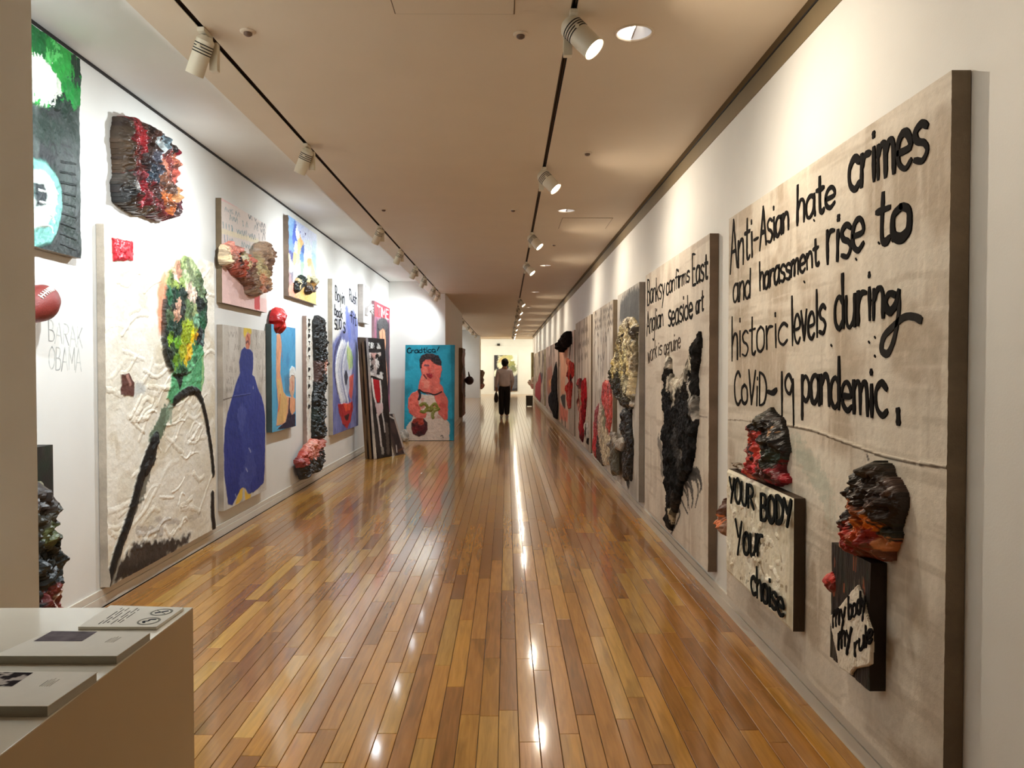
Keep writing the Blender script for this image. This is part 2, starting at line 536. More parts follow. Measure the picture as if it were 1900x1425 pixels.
# ------------------------------------------------------------------ hand lettering
G = {
    'a': (6, "5,5 3,6 1,5 .3,3 1,.6 2.8,.3 4.6,2 5,5.5;5,6 5,2 5.5,0"), 'b': (5.6, ".5,10 .5,0;.5,4 2.5,6 4.5,4.5 4.5,1.5 2.5,0 .5,1.5"),
    'c': (5.6, "5,5 3,6 1,4.8 .4,3 1,1 3,0 5,1"), 'd': (5.8, "4.7,10 4.7,0;4.7,4.5 2.7,6 .6,4.5 .5,1.5 2.5,0 4.7,1.5"),
    'e': (5.8, ".6,3 4.8,3.2 4.5,5 2.8,6 1,5 .4,3 1,1 3,0 5,1"), 'f': (4.8, "4.5,9 3.2,10 2.2,8.5 2.2,0;.5,6 4,6"),
    'g': (5.8, "4.8,5 2.8,6 .8,5 .5,3 1.2,1 3,.6 4.8,2.5;4.9,6 4.9,-2 3.5,-4 1.2,-3.2"), 'h': (5.6, ".6,10 .6,0;.6,3.5 2.5,6 4.5,5 4.7,0"),
    'i': (2.2, "1,6 1,0;1,8.2 1,9"), 'k': (5.4, ".6,10 .6,0;4.5,6 .8,2.8;1.8,3.5 4.8,0"), 'l': (2.2, "1,10 1,0"),
    'm': (7.6, ".5,6 .5,0;.5,4 2,6 3.3,5 3.4,0;3.4,4 5,6 6.4,5 6.6,0"), 'n': (5.6, ".6,6 .6,0;.6,3.8 2.6,6 4.5,5 4.7,0"),
    'o': (5.8, "2.8,6 .8,5 .4,3 .9,.8 2.8,0 4.7,1 5,3 4.6,5 2.6,6.1"), 'p': (5.8, ".6,6 .6,-4;.6,4.5 2.6,6 4.8,4.5 4.6,1.6 2.6,.3 .6,1.6"),
    'r': (4.8, ".6,6 .6,0;.6,3.5 2,5.6 4.2,5.6"), 's': (5.2, "4.6,5.2 2.8,6 .8,5 1.4,3.5 3.6,2.7 4.6,1.4 3,0 .5,.6"),
    't': (4.8, "2.2,9.4 2.1,1.2 3.2,0 4.3,.6;.3,6.2 4.2,6.4"), 'u': (5.8, ".5,6 .6,1.5 2,0 4,1 4.7,3;4.8,6 4.8,0"),
    'v': (5.2, ".3,6 2.3,0;2.3,0 4.5,6"), 'w': (7, ".3,6 1.7,0;1.7,0 3.2,5;3.2,5 4.7,0;4.7,0 6.3,6"), 'y': (5.4, ".5,6 2.6,1.5;4.8,6 1,-4"),
    'A': (6.6, "0,-.5 3,10;3,10 6,0;1.2,3.6 5,3.6"), 'B': (5.8, ".6,10 .6,0;.6,10 3.5,9.6 4.3,7.8 3.2,5.6 .8,5.3;.8,5.3 4,5 5.2,2.8 4,.4 .6,0"),
    'C': (6, "5.4,8.6 3.5,10 1.2,8 .5,5 1.2,1.6 3.4,0 5.6,1.4"), 'D': (6, ".6,10 .6,0;.6,10 3.6,9 5.4,5.5 4,1 .6,0"),
    'E': (5.6, ".8,10 .8,0;.8,10 5,10;.8,5.3 4.4,5.3;.8,0 5.2,0"), 'I': (2.4, "1.2,10 1.2,0"), 'K': (5.6, ".6,10 .6,0;4.8,10 .8,4;1.8,5.5 5,0"),
    'M': (7, ".5,0 .7,10;.7,10 3.4,3;3.4,3 6,10;6,10 6.3,0"), 'N': (6.2, ".6,0 .6,10;.6,10 5,0;5,0 5,10"),
    'O': (6.2, "3,10 1,8.3 .4,5 1,1.6 3,0 5,1.6 5.6,5 5,8.3 2.8,10.1"), 'R': (5.8, ".6,10 .6,0;.6,10 3.6,9.6 4.8,7.6 3.6,5.4 .8,5;2,5 5.2,0"),
    'S': (5.6, "5,8.6 3,10 .9,8.3 1.4,6 4,4.6 5,2.4 3.2,.1 .5,1.3"), 'T': (5.6, "2.8,10 2.8,0;.3,10 5.4,10"), 'U': (6, ".6,10 .7,2.5 2.6,0 4.6,1.5 5.2,10"),
    'V': (5.6, ".2,10 2.6,0;2.6,0 5.2,10"), 'Y': (5.6, ".2,10 2.6,5;5.2,10 2.2,-.5"), 'F': (5, ".8,10 .8,0;.8,10 4.8,10;.8,5.3 4,5.3"),
    '1': (2.4, "1.1,10 1.2,-1"), '9': (5, "4.4,8 2.6,10 .7,8.4 .9,6.2 2.8,5.4 4.4,8;4.5,9 4.4,-2"), '-': (4, ".4,4.2 3.6,4.2"), '!': (2.6, "1.8,10 1.1,3.2;1,.8 1,0"),
    '.': (2, "1,.8 1,0"), ' ': (3.5, ""),
}
GL = {}
for _k, (_w, _s) in G.items():
    GL[_k] = (_w, [[tuple(float(v) for v in p.split(',')) for p in st.split()] for st in _s.split(';') if st])


class Ink:
    def __init__(s, fr, d, col, seed=1):
        s.fr, s.d, s.col, s.V, s.Q, s.C = fr, d, col, [], [], []
        s.r = random.Random(seed)

    def ribbon(s, P, w, lift=.0022, w1=None, col=None):
        """a painted line with thickness, P in the picture's own metres"""
        P = [Vector((p[0], p[1])) for p in P]
        w1 = w if w1 is None else w1
        n = len(P)
        c = lin(col or s.col)
        ph = s.r.random() * 6
        kk = .8 + .7 * s.r.random()
        lift = lift * (.75 + .6 * s.r.random())
        b0 = len(s.V)
        for i, p in enumerate(P):
            t = (P[min(i + 1, n - 1)] - P[max(i - 1, 0)])
            if t.length < 1e-9:
                t = Vector((1, 0))
            t.normalize()
            nn = Vector((-t.y, t.x))
            u = i / max(1, n - 1)
            ww = .5 * (w + (w1 - w) * u) * (1 + .16 * math.sin(ph + u * 7.0)) * (1 + .1 * (s.r.random() - .5))
            e = 0
            if i == 0:
                ww *= .72; e = -w * .3
            if i == n - 1:
                ww *= .66; e = w1 * .3
            q = p + t * e
            k = kk * (.85 + .3 * s.r.random())
            for sg, y in ((-1, 0), (-1, 1), (1, 1), (1, 0)):
                v = q + nn * sg * ww * (1.12 if y == 0 else 1)
                s.V.append((v.x, -(s.d + (lift if y else -.002)), v.y)); s.C.append(tuple(min(1, x * k) for x in c))
        for i in range(n - 1):
            a = b0 + i * 4; b = a + 4
            for j in range(3):
                s.Q.append((a + j, b + j, b + j + 1, a + j + 1))
        s.Q.append((b0, b0 + 1, b0 + 2, b0 + 3)); e = b0 + (n - 1) * 4
        s.Q.append((e + 3, e + 2, e + 1, e))

    def line(s, pts, w, w1=None, k=5, lift=.0022, col=None):
        s.ribbon(catmull(s.fr.pts(pts, s.d), k), w, lift, w1, col)

    def word(s, text, x0, y0, x1, y1, h0, h1, w, lift=.0022, col=None, jit=.35):
        A = Vector(s.fr.px(x0, y0, s.d)); B = Vector(s.fr.px(x1, y1, s.d))
        A2 = Vector(s.fr.px(x0, y0 - h0, s.d)); B2 = Vector(s.fr.px(x1, y1 - h1, s.d))
        tot = sum(GL[ch][0] for ch in text)
        x = 0
        for ch in text:
            adv, sts = GL[ch]
            sl = (s.r.random() - .5) * .12
            jz = (s.r.random() - .5) * jit * 1.6; js = 1 + (s.r.random() - .5) * jit * .35
            for st in sts:
                P = []
                for (a, b) in st:
                    u = (x + a + sl * (b - 4)) / tot; v = (b * js + jz) / 10.0
                    P.append(tuple((A + (B - A) * u) * (1 - v) + (A2 + (B2 - A2) * u) * v))
                if len(P) == 2:
                    m = ((P[0][0] + P[1][0]) / 2, (P[0][1] + P[1][1]) / 2)
                    P = [P[0], m, P[1]]
                w_ = w * (.68 + .3 * s.r.random())
                s.ribbon(catmull(P, 4), w_, lift, w_ * (.75 + .3 * s.r.random()), col=col)
            x += adv

    def build(s, name, parent, material=None):
        me = np_mesh(name, s.V, s.Q, np.array(s.C))
        o = link(name, me, material or M_FLATINK, parent)
        o['kind'] = 'stuff'
        return o

# ------------------------------------------------------------------ the room
ZC, ZR = 3.10, 3.363          # ceiling and the higher recess beside the left wall
XE = -1.66                    # edge of the main ceiling
YB, YP0, YP1, YQ0, YQ1, YF = 2.32, 16.4, 22.7, 37.5, 38.9, 42.5
XPIER = -1.33
XT_L, XT_R = -1.435, 0.30     # lighting tracks

floor = struct(box('floor', -5, 5, -2.2, YF + .3, -.06, -.012, M_DARK))


def wood_material():
    m = bpy.data.materials.new('maple_plank'); m.use_nodes = True
    nt = m.node_tree; N = nt.nodes; L = nt.links
    bs = N['Principled BSDF']
    a = N.new('ShaderNodeAttribute'); a.attribute_name = 'Col'
    tc = N.new('ShaderNodeTexCoord')
    geo = N.new('ShaderNodeNewGeometry')
    # grain follows the plank; each plank reads its own stretch of the noise
    add = N.new('ShaderNodeVectorMath'); add.operation = 'ADD'
    sc = N.new('ShaderNodeVectorMath'); sc.operation = 'SCALE'; sc.inputs['Scale'].default_value = 37.0
    L.new(a.outputs['Color'], sc.inputs[0])
    L.new(tc.outputs['Object'], add.inputs[0]); L.new(sc.outputs['Vector'], add.inputs[1])
    mp = N.new('ShaderNodeMapping'); mp.inputs['Scale'].default_value = (34, 2.4, 1)
    L.new(add.outputs['Vector'], mp.inputs['Vector'])
    n1 = N.new('ShaderNodeTexNoise'); n1.inputs['Scale'].default_value = 1.6; n1.inputs['Detail'].default_value = 6
    n1.inputs['Distortion'].default_value = .6
    L.new(mp.outputs['Vector'], n1.inputs['Vector'])
    r1 = N.new('ShaderNodeMapRange'); r1.inputs['From Min'].default_value = .3; r1.inputs['From Max'].default_value = .7
    r1.inputs['To Min'].default_value = .80; r1.inputs['To Max'].default_value = 1.14
    L.new(n1.outputs['Fac'], r1.inputs['Value'])
    # heartwood and sapwood patches
    mp2 = N.new('ShaderNodeMapping'); mp2.inputs['Scale'].default_value = (11, 1.1, 1)
    L.new(add.outputs['Vector'], mp2.inputs['Vector'])
    n2 = N.new('ShaderNodeTexNoise'); n2.inputs['Scale'].default_value = 1.0; n2.inputs['Detail'].default_value = 2
    L.new(mp2.outputs['Vector'], n2.inputs['Vector'])
    r2 = N.new('ShaderNodeMapRange'); r2.inputs['From Min'].default_value = .60; r2.inputs['From Max'].default_value = .64
    r2.inputs['To Min'].default_value = 1.0; r2.inputs['To Max'].default_value = .78
    L.new(n2.outputs['Fac'], r2.inputs['Value'])
    mu = N.new('ShaderNodeMath'); mu.operation = 'MULTIPLY'
    L.new(r1.outputs['Result'], mu.inputs[0]); L.new(r2.outputs['Result'], mu.inputs[1])
    mx = N.new('ShaderNodeVectorMath'); mx.operation = 'SCALE'
    L.new(a.outputs['Color'], mx.inputs[0]); L.new(mu.outputs['Value'], mx.inputs['Scale'])
    L.new(mx.outputs['Vector'], bs.inputs['Base Color'])
    bs.inputs['Roughness'].default_value = .26
    bs.inputs['Specular IOR Level'].default_value = .35
    bs.inputs['Coat Weight'].default_value = .65
    bs.inputs['Coat Roughness'].default_value = .085
    n3 = N.new('ShaderNodeTexNoise'); n3.inputs['Scale'].default_value = 9.0; n3.inputs['Detail'].default_value = 3
    L.new(tc.outputs['Object'], n3.inputs['Vector'])
    bp = N.new('ShaderNodeBump'); bp.inputs['Strength'].default_value = .035; bp.inputs['Distance'].default_value = .006
    L.new(n3.outputs['Fac'], bp.inputs['Height'])
    L.new(bp.outputs['Normal'], bs.inputs['Normal']); L.new(bp.outputs['Normal'], bs.inputs['Coat Normal'])
    return m


M_WOOD = wood_material()
TONES = [(180, 126, 54), (184, 132, 56), (173, 121, 50), (169, 116, 53), (188, 142, 66), (155, 104, 49), (177, 123, 58), (146, 97, 46), (182, 128, 53), (173, 119, 54), (190, 144, 71), (162, 110, 54)]
PW = .083
planks = []
k0 = int((-4.9 - .0495) / PW)
pr = random.Random(21)
for k in range(k0, int((4.9 - .0495) / PW)):
    x0 = .0495 + k * PW
    inside = XL - .05 < x0 < XR + .02
    y = -2.1 + pr.random() * .9
    while y < YF:
        ln = .55 + pr.random() * .75
        y1 = min(y + ln, YF)
        keep = (inside and y < YQ1 + .2) or y > YQ1 - .3 or y < .0
        if inside and x0 < XPIER - .1 and (YP0 + .2 < y and y1 < YP1 - .2):
            keep = False
        t = pr.choice(TONES); g = .86 + .24 * pr.random()
        if keep and y1 - y > .03:
            planks.append((x0, y, y1, tuple(v * g for v in lin(t)), .0004 * pr.random()))
        y = y1


def plank_geo(x0, y0, y1, dz):
    g, c = .0011, .0016
    a, b, e, f = x0 + g, x0 + PW - g, y0 + g, y1 - g
    V = [(a, e, -.012), (b, e, -.012), (b, f, -.012), (a, f, -.012), (a, e, -c + dz), (b, e, -c + dz), (b, f, -c + dz), (a, f, -c + dz),
         (a + c, e + c, dz), (b - c, e + c, dz), (b - c, f - c, dz), (a + c, f - c, dz)]
    Q = [(8, 9, 10, 11)]
    for i in range(4):
        j = (i + 1) % 4
        Q += [(i, j, 4 + j, 4 + i), (4 + i, 4 + j, 8 + j, 8 + i)]
    return V, Q


def in_view(p):
    if p[1] < 2.0:
        return False
    v = Vector((p[0] + PW / 2, p[2], -EYE))
    dd = v.dot(C_F); sx = CX + FOC * v.dot(C_R) / dd; sy = CY - FOC * v.dot(C_U) / dd
    if sx < 350 and sy > 1100:
        return False
    return -20 < sx < 1920 and XL < p[0] < XR - .02


planks.sort(key=lambda p: (not in_view(p), p[1]))
bigV, bigQ, bigC = [], [], []
for i, (x0, y0, y1, c, dz) in enumerate(planks):
    V, Q = plank_geo(x0, y0, y1, dz)
    if i < 296:
        link('plank', np_mesh('plank', V, Q, [c] * len(V)), M_WOOD, floor)
    else:
        n = len(bigV)
        bigV += V; bigQ += [tuple(n + j for j in q) for q in Q]; bigC += [c] * len(V)
pf = link('plank_field', np_mesh('plank_field', bigV, bigQ, bigC), M_WOOD, floor)
pf['kind'] = 'stuff'

# walls
wl = struct(box('wall_left', XL - .2, XL, YB, YP0, 0, ZR + .05, M_WALL))
struct(box('wall_right', XR, XR + .2, -2.2, YQ1, 0, ZC + .05, M_WALL))
struct(box('wall_pillar', -2.75, -1.44, -2.2, YB, 0, ZR + .3, M_WALL))
struct(box('wall_pier', XL - .2, XPIER, YP0, YP1, 0, ZR + .05, M_WALL))
struct(box('wall_left_beyond', XL - .2, XL, YP1, YQ0, 0, ZR + .05, M_WALL))
struct(box('wall_pier_beyond', XL - .2, XPIER, YQ0, YQ1, 0, ZR + .05, M_WALL))
struct(box('wall_far', -5, 5, YF, YF + .2, 0, 3.3, M_WALL))
struct(box('wall_far_left', -5.2, -5, YQ1, YF, 0, 3.3, M_WALL))
struct(box('wall_far_right', 5, 5.2, YQ1, YF, 0, 3.3, M_WALL))
struct(box('wall_behind', -1.44, XR, -2.3, -2.2, 0, 3.3, M_WALL))
struct(box('wall_back_left', -5, XL - .2, YQ1 - .2, YQ1, 0, 3.3, M_WALL))
struct(box('wall_back_right', XR + .2, 5, YQ1 - .2, YQ1, 0, 3.3, M_WALL))

# ceiling: strips with slots for the tracks and round holes for the downlights
DOWN = [(.61, y) for y in (3.64, 7.72, 11.85, 16.0, 20.1)]
SL = .014
bm = bmesh.new()
T = .03


def strip(x0, x1, y0, y1):
    box_bm(bm, x0, x1, y0, y1, ZC, ZC + T)


for (y0, y1, xe) in ((-2.2, YB, -1.44), (YB, YP0, XE), (YP0, YP1, XPIER), (YP1, YQ0, XE), (YQ0, YQ1, XPIER)):
    if xe < XT_L - SL:
        strip(xe, XT_L - SL, y0, y1); strip(XT_L + SL, XT_R - SL, y0, y1)
    else:
        strip(xe, XT_R - SL, y0, y1)
strip(XT_R + SL, .46, -2.2, YQ1)
strip(.76, 1.314, -2.2, YQ1)
ys = -2.2
HR = .088
for (dx, dy) in DOWN:
    strip(.46, .76, ys, dy - .15)
    n = 32
    inn, ou, inn2 = [], [], []
    for i in range(n):
        t = 2 * math.pi * i / n
        c, s_ = math.cos(t), math.sin(t); m_ = max(abs(c), abs(s_))
        inn.append(bm.verts.new((dx + HR * c, dy + HR * s_, ZC))); ou.append(bm.verts.new((dx + .15 * c / m_, dy + .15 * s_ / m_, ZC)))
        inn2.append(bm.verts.new((dx + HR * c, dy + HR * s_, ZC + T)))
    for i in range(n):
        j = (i + 1) % n
        bm.faces.new((inn[i], inn[j], ou[j], ou[i])); bm.faces.new((inn[i], inn2[i], inn2[j], inn[j]))
    ys = dy + .15
strip(.46, .76, ys, YQ1)
box_bm(bm, -5, 5, YQ1, YF + .1, ZC, ZC + T)
ceil = struct(link('ceiling', done(bm, 'ceiling'), M_CEIL))
struct(box('ceiling_recess', XL - .1, XE - .02, YB - .1, YP0, ZR, ZR + .05, M_WALL))
struct(box('trim_recess_edge', XE - .02, XE, YB - .1, YP0, ZC, ZR + .05, M_WALL))
struct(box('ceiling_recess_beyond', XL - .1, XE - .02, YP1, YQ0, ZR, ZR + .05, M_WALL))
struct(box('trim_recess_edge_beyond', XE - .02, XE, YP1, YQ0, ZC, ZR + .05, M_WALL))
struct(box('ceiling_slab', -5.2, 5.2, -2.3, YF + .3, 3.62, 3.7, M_DARK))

# thin shadow gap along the top of the left wall, brown strips painting the shade atop the right wall
struct(box('trim_left_top', XL, XL + .012, YB, YP0, ZR - .016, ZR, M_DARK))
struct(box('slot_shade_right', 1.314, XR, -2.2, YQ1, ZC + .004, ZC + .03, M_BAND))  # brown strip paints the shade of the slot at the ceiling edge
struct(box('shade_band_right', XR - .004, XR, -2.2, YQ1, ZC - .112, ZC - .002, M_BAND))  # paints the shadow band under the ceiling onto the wall
struct(box('trim_right_gap', XR - .009, XR - .001, -2.2, YQ1, ZC - .004, ZC + .004, M_DARK))
struct(box('trim_far', -1.33, XR, YF - .04, YF, 2.735, 2.755, M_WALL))


def baseboard(name, side, y0, y1):
    bm = bmesh.new()
    x = XL if side < 0 else XR
    s_ = 1 if side < 0 else -1
    for (d, z0, z1) in ((.016, 0, .064), (.012, .066, .108)):
        a, b = sorted((x, x + s_ * d))
        box_bm(bm, a, b, y0, y1, z0, z1, .0015)
    return struct(link(name, done(bm, name), M_BASE))


baseboard('baseboard_left', -1, YB, YP0)
baseboard('baseboard_right', 1, -2.2, YQ1)
struct(box('baseboard_end', XL + .016, XPIER, YP0 - .012, YP0, 0, .1, M_BASE))
struct(box('baseboard_pier', XPIER, XPIER + .012, YP0 - .012, YP1, 0, .1, M_BASE))

# ------------------------------------------------------------------ ceiling fittings
NTH = ['nearest', 'second', 'third', 'fourth', 'fifth', 'sixth', 'seventh', 'eighth', 'ninth', 'tenth', 'eleventh', 'twelfth', 'thirteenth']


def track(x, y0, y1, label):
    t = thing('lighting_track', label, 'lighting track', None, Matrix.Translation((x, y0, ZC)))
    bm = bmesh.new()
    L_ = y1 - y0
    box_bm(bm, -SL + .0005, -SL + .003, 0, L_, .002, .029); box_bm(bm, SL - .003, SL - .0005, 0, L_, .002, .029)
    box_bm(bm, -SL + .003, SL - .003, 0, L_, .022, .029)
    link('channel', done(bm, 'channel'), M_DARK, t)
    bm = bmesh.new()
    box_bm(bm, -.008, -.005, 0, L_, .012, .022); box_bm(bm, .005, .008, 0, L_, .012, .022)
    link('conductor', done(bm, 'conductor'), mat('track_copper', (92, 58, 36), .4, metal=.6, noise=.1), t)
    return t


track(XT_L, -2.2, YP0, 'dark track slot in the ceiling along the left wall recess')
track(XT_L, YP1, YQ0, 'dark track slot of the left bay beyond the grey pier')
track(XT_R, -2.2, YQ1, 'dark track slot down the middle of the corridor ceiling')


def spot(name, parent, d, p, col, power, size, blend, rad=.03):
    ld = bpy.data.lights.new(name, 'SPOT')
    ld.energy = power; ld.color = col; ld.spot_size = math.radians(size); ld.spot_blend = blend; ld.shadow_soft_size = rad
    o = bpy.data.objects.new(name, ld); COL.objects.link(o)
    o.parent = parent
    o.location = p
    o.rotation_mode = 'QUATERNION'
    o.rotation_quaternion = Vector(d).to_track_quat('-Z', 'Y')
    return o


FIXM = {}


def fixture_meshes(key, d, head_r, head_l, piv):
    d = Vector(d).normalized(); piv = Vector(piv)
    out = {}
    bm = bmesh.new(); box_bm(bm, -.017, .017, -.055, .055, -.022, -.001, .003); cyl_bm(bm, (0, 0, -.02), (0, 0, -.034), .014, n=14)
    out['adaptor'] = done(bm, 'adaptor')
    sd = 1 if key == 'left' else -1
    bm = bmesh.new(); box_bm(bm, -.02 + .018 * sd, .02 + .018 * sd, .05, .085, -.165, -.03, .004); box_bm(bm, -.012, .012, -.01, .07, -.042, -.026, .003)
    out['driver_box'] = done(bm, 'driver_box')
    bm = bmesh.new()
    a = piv - d * head_l * .25
    cyl_bm(bm, a, a + d * head_l, head_r, head_r, 28, caps=False)
    cyl_bm(bm, a + d * head_l, a + d * (head_l - .03), head_r, head_r * .86, 28, caps=False)
    cyl_bm(bm, a, a - d * .022, head_r, head_r * .62, 28, caps=False)
    u = d.orthogonal().normalized(); v = d.cross(u)
    bm.faces.new([bm.verts.new(a - d * .022 + (u * math.cos(2 * math.pi * i / 28) + v * math.sin(2 * math.pi * i / 28)) * head_r * .62) for i in range(28)])
    out['lamp_head'] = done(bm, 'lamp_head')
    bm = bmesh.new()
    for k in range(4):
        q = a + d * (.018 + .013 * k)
        cyl_bm(bm, q, q + d * .005, head_r * 1.03, n=28)
    out['cooling_fin'] = done(bm, 'cooling_fin')
    bm = bmesh.new()
    cyl_bm(bm, (0, 0, -.03), piv + Vector((0, .0, .012)), .011, n=12)
    cyl_bm(bm, piv + Vector((0, -head_r - .008, 0)), piv + Vector((0, head_r + .008, 0)), .009, n=12)
    out['yoke'] = done(bm, 'yoke')
    bm = bmesh.new()
    e = a + d * (head_l - (.05 if key == 'left' else .012))
    cyl_bm(bm, e - d * .004, e, head_r * .82, n=28)
    out['lens'] = done(bm, 'lens')
    return out, a + d * (head_l + .012), d


def fixture(kind, x, y, label, group, power, col, d, head_r=.042, head_l=.165, piv=(-.012, 0, -.085), size=174, blend=1.0):
    if kind not in FIXM:
        FIXM[kind] = fixture_meshes(kind, d, head_r, head_l, piv)
    ms, lp, dn = FIXM[kind]
    t = thing('track_spotlight', label, 'spotlight', group, Matrix.Translation((x, y, ZC)))
    for nm, me in ms.items():
        o = link(nm, me, M_LENS if nm == 'lens' else (M_DARK if nm == 'cooling_fin' else M_FIX), t)
        if nm == 'lens':
            o['label'] = 'bright glowing lens'
    spot('bulb', t, (-.75, 0, -.66) if kind == 'left' else dn, lp, col, power, size, blend)
    return t


ZL = ZC - .1
for i, px_ in enumerate([None, 380, 568, 703, 741, 769, 786, 803, 812]):
    y = 2.62 if px_ is None else 1400 * 1.455 / (940 - px_)
    lab = 'cream spotlight over the pillar, out at the near end of the left ceiling track' if i == 0 else \
        ('nearest cream spotlight seen on the left track, above the craggy red relief' if i == 1 else
         f'{NTH[i - 1]} cream spotlight seen from the near end of the left track')
    if i == 8:
        lab = 'last cream spotlight of the left track, close to the bay end wall'
    if i == 0 or 2.4 < y < YP0:
        pw = P_LEFT * (1.0 if i < 3 else (.85 if i == 3 else .6))
        fixture('left', XT_L, y, lab, 'spotlights of the left ceiling track', pw, C_LEFT, (-.42, .22, -.88))
for i, y in enumerate([25.0, 28.6, 32.4, 35.7]):
    fixture('left', XT_L, y, f'{NTH[i]} small spotlight in the left bay beyond the grey pier', 'spotlights of the far left bay', P_LEFT, C_LEFT, (-.42, .22, -.88))
RY = [1400 * 1.42 / (py - 682 + 0) * -1 for py in (105, 356, 461, 509, 568, 583)]
RY = [1.45] + RY + [22.6, 25.5, 29.0, 32.5, 35.5, 38.0]
for i, y in enumerate(RY):
    lab = 'spotlight of the middle track above the viewer, out of the frame' if i == 0 else \
        ('nearest glowing spotlight of the middle track, left of the large round downlight' if i == 1 else
         f'{NTH[i - 1]} glowing spotlight along the middle ceiling track')
    if i == len(RY) - 1:
        lab = 'farthest glowing spotlight of the middle track, close to the yellowish far room'
    fixture('right', XT_R, y, lab, 'spotlights of the middle ceiling track', P_RIGHT * (.42 if i == 0 else (1.0 if i < 4 else .85)), C_RIGHT, (.62, -.24, -.72),
            head_r=.052, head_l=.17, piv=(.014, 0, -.08), size=162)


def downlight(x, y, lab):
    t = thing('downlight', lab, 'downlight', 'recessed round downlights', Matrix.Translation((x, y, ZC)))
    bm = bmesh.new(); ring_bm(bm, [(.094, 0), (.093, -.004), (.084, -.005), (.082, .004)], (0, 0, 0)); link('trim_ring', done(bm, 'trim_ring'), M_CEIL, t)
    bm = bmesh.new(); ring_bm(bm, [(.082, .002), (.078, .03), (.066, .06), (.045, .085), (.0, .092)], (0, 0, 0)); link('reflector', done(bm, 'reflector'), M_CHROME, t)
    bm = bmesh.new(); box_bm(bm, -.004, .004, -.07, .07, .004, .05); link('baffle', done(bm, 'baffle'), M_CHROME, t)
    for lx in (-.035, .03):
        bm = bmesh.new(); cyl_bm(bm, (lx, 0, .075), (lx, 0, .045), .012, n=14); link('lamp_tube', done(bm, 'lamp_tube'), M_LENS, t)
    spot('bulb', t, (0, 0, -1), (0, 0, -.01), C_DOWN, P_DOWN, 130, 1.0, .05)
    ld = bpy.data.lights.new('bulb', 'POINT'); ld.energy = .55; ld.color = (1, .96, .9); ld.shadow_soft_size = .008
    o = bpy.data.objects.new('bulb', ld); COL.objects.link(o); o.parent = t; o.location = (-.02, 0, .03)


for i, (x, y) in enumerate(DOWN):
    downlight(x, y, ('large round chrome downlight nearest the viewer' if i == 0 else f'{NTH[i]} round downlight to the right of the middle track'))

for i, (px_, py_) in enumerate([(460, 62), (966, 67), (1090, 286), (712, 390), (952, 391), (1028, 455)]):
    p = hit(px_, py_, 2, ZC - .01)
    where = ['left of the two near ceiling panels by the left track', 'just left of the nearest middle track spotlight', 'right of the middle track below the first downlight',
             'beside the left track past its second spotlight', 'left of the middle track level with the second downlight', 'right of the middle track past the second access panel'][i]
    t = thing('ceiling_sensor', 'small round ceiling sensor ' + where, 'sensor', 'small ceiling sensors', Matrix.Translation((p.x, p.y, ZC)))
    bm = bmesh.new(); ring_bm(bm, [(.036, 0), (.036, -.004), (.03, -.007), (.018, -.008)], (0, 0, 0), 24); link('base_plate', done(bm, 'base_plate'), M_CEIL, t)
    bm = bmesh.new(); ring_bm(bm, [(.02, -.006), (.02, -.016), (.012, -.022), (0, -.023)], (0, 0, 0), 20); link('detector', done(bm, 'detector'), mat('sensor_brown', (92, 66, 48), .5, noise=.05), t)

for (xa, xb, ya, yb, lab) in ((-.505, .037, 2.86, 3.45, 'square ceiling access panel overhead near the viewer'), (.595, 1.138, 8.09, 8.72, 'square ceiling access panel beyond the second downlight')):
    t = thing('access_panel', lab, 'access panel', 'ceiling access panels', Matrix.Translation((xa, ya, ZC)))
    w, h = xb - xa, yb - ya
    box('panel', .005, w - .005, .005, h - .005, -.004, -.0005, M_CEIL, t, .001)
    bm = bmesh.new()
    for q in ((0, .004, 0, h), (w - .004, w, 0, h), (.004, w - .004, 0, .004), (.004, w - .004, h - .004, h)):
        box_bm(bm, *q, -.002, -.0004)
    link('groove', done(bm, 'groove'), mat('panel_groove', (110, 92, 72), .8, noise=.05), t)

# ------------------------------------------------------------------ plinth and booklets in the foreground
ZT = .85
pr_ = hit(358, 1127, 2, ZT)
PX1, PY1 = pr_.x, pr_.y
t = thing('plinth', 'white plinth in front of the near pillar, booklets on its top', 'plinth', None, Matrix.Translation((PX1 - .29, 1.25, 0)))
box('body', -.29, .29, -.85, PY1 - 1.25, 0, ZT - .003, M_PLINTH_SHADE, t)
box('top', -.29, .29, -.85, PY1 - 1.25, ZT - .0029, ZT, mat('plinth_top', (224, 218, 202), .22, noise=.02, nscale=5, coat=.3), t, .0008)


def flat_quad(pts, z):
    return [tuple(hit(x, y, 2, z)[:2]) for x, y in pts]


def slab(name, quad, z0, z1, material, parent, org):
    bm = bmesh.new()
    lo = [bm.verts.new((x - org[0], y - org[1], z0 - org[2])) for x, y in quad]
    hi = [bm.verts.new((x - org[0], y - org[1], z1 - org[2])) for x, y in quad]
    n = len(quad)
    bm.faces.new(lo[::-1]); bm.faces.new(hi)
    for i in range(n):
        bm.faces.new((lo[i], lo[(i + 1) % n], hi[(i + 1) % n], hi[i]))
    return link(name, done(bm, name), material, parent)


class FlatInk(Ink):
    """ink on top of a lying sheet; px traces are taken on the plane z = zt"""

    def __init__(s, zt, org, col, seed=1):
        fr = Frame((org[0], org[1], zt), (1, 0, 0), (0, 1, 0))
        super().__init__(fr, .0004, col, seed)


def lerp(a, b, t):
    return (a[0] + (b[0] - a[0]) * t, a[1] + (b[1] - a[1]) * t)


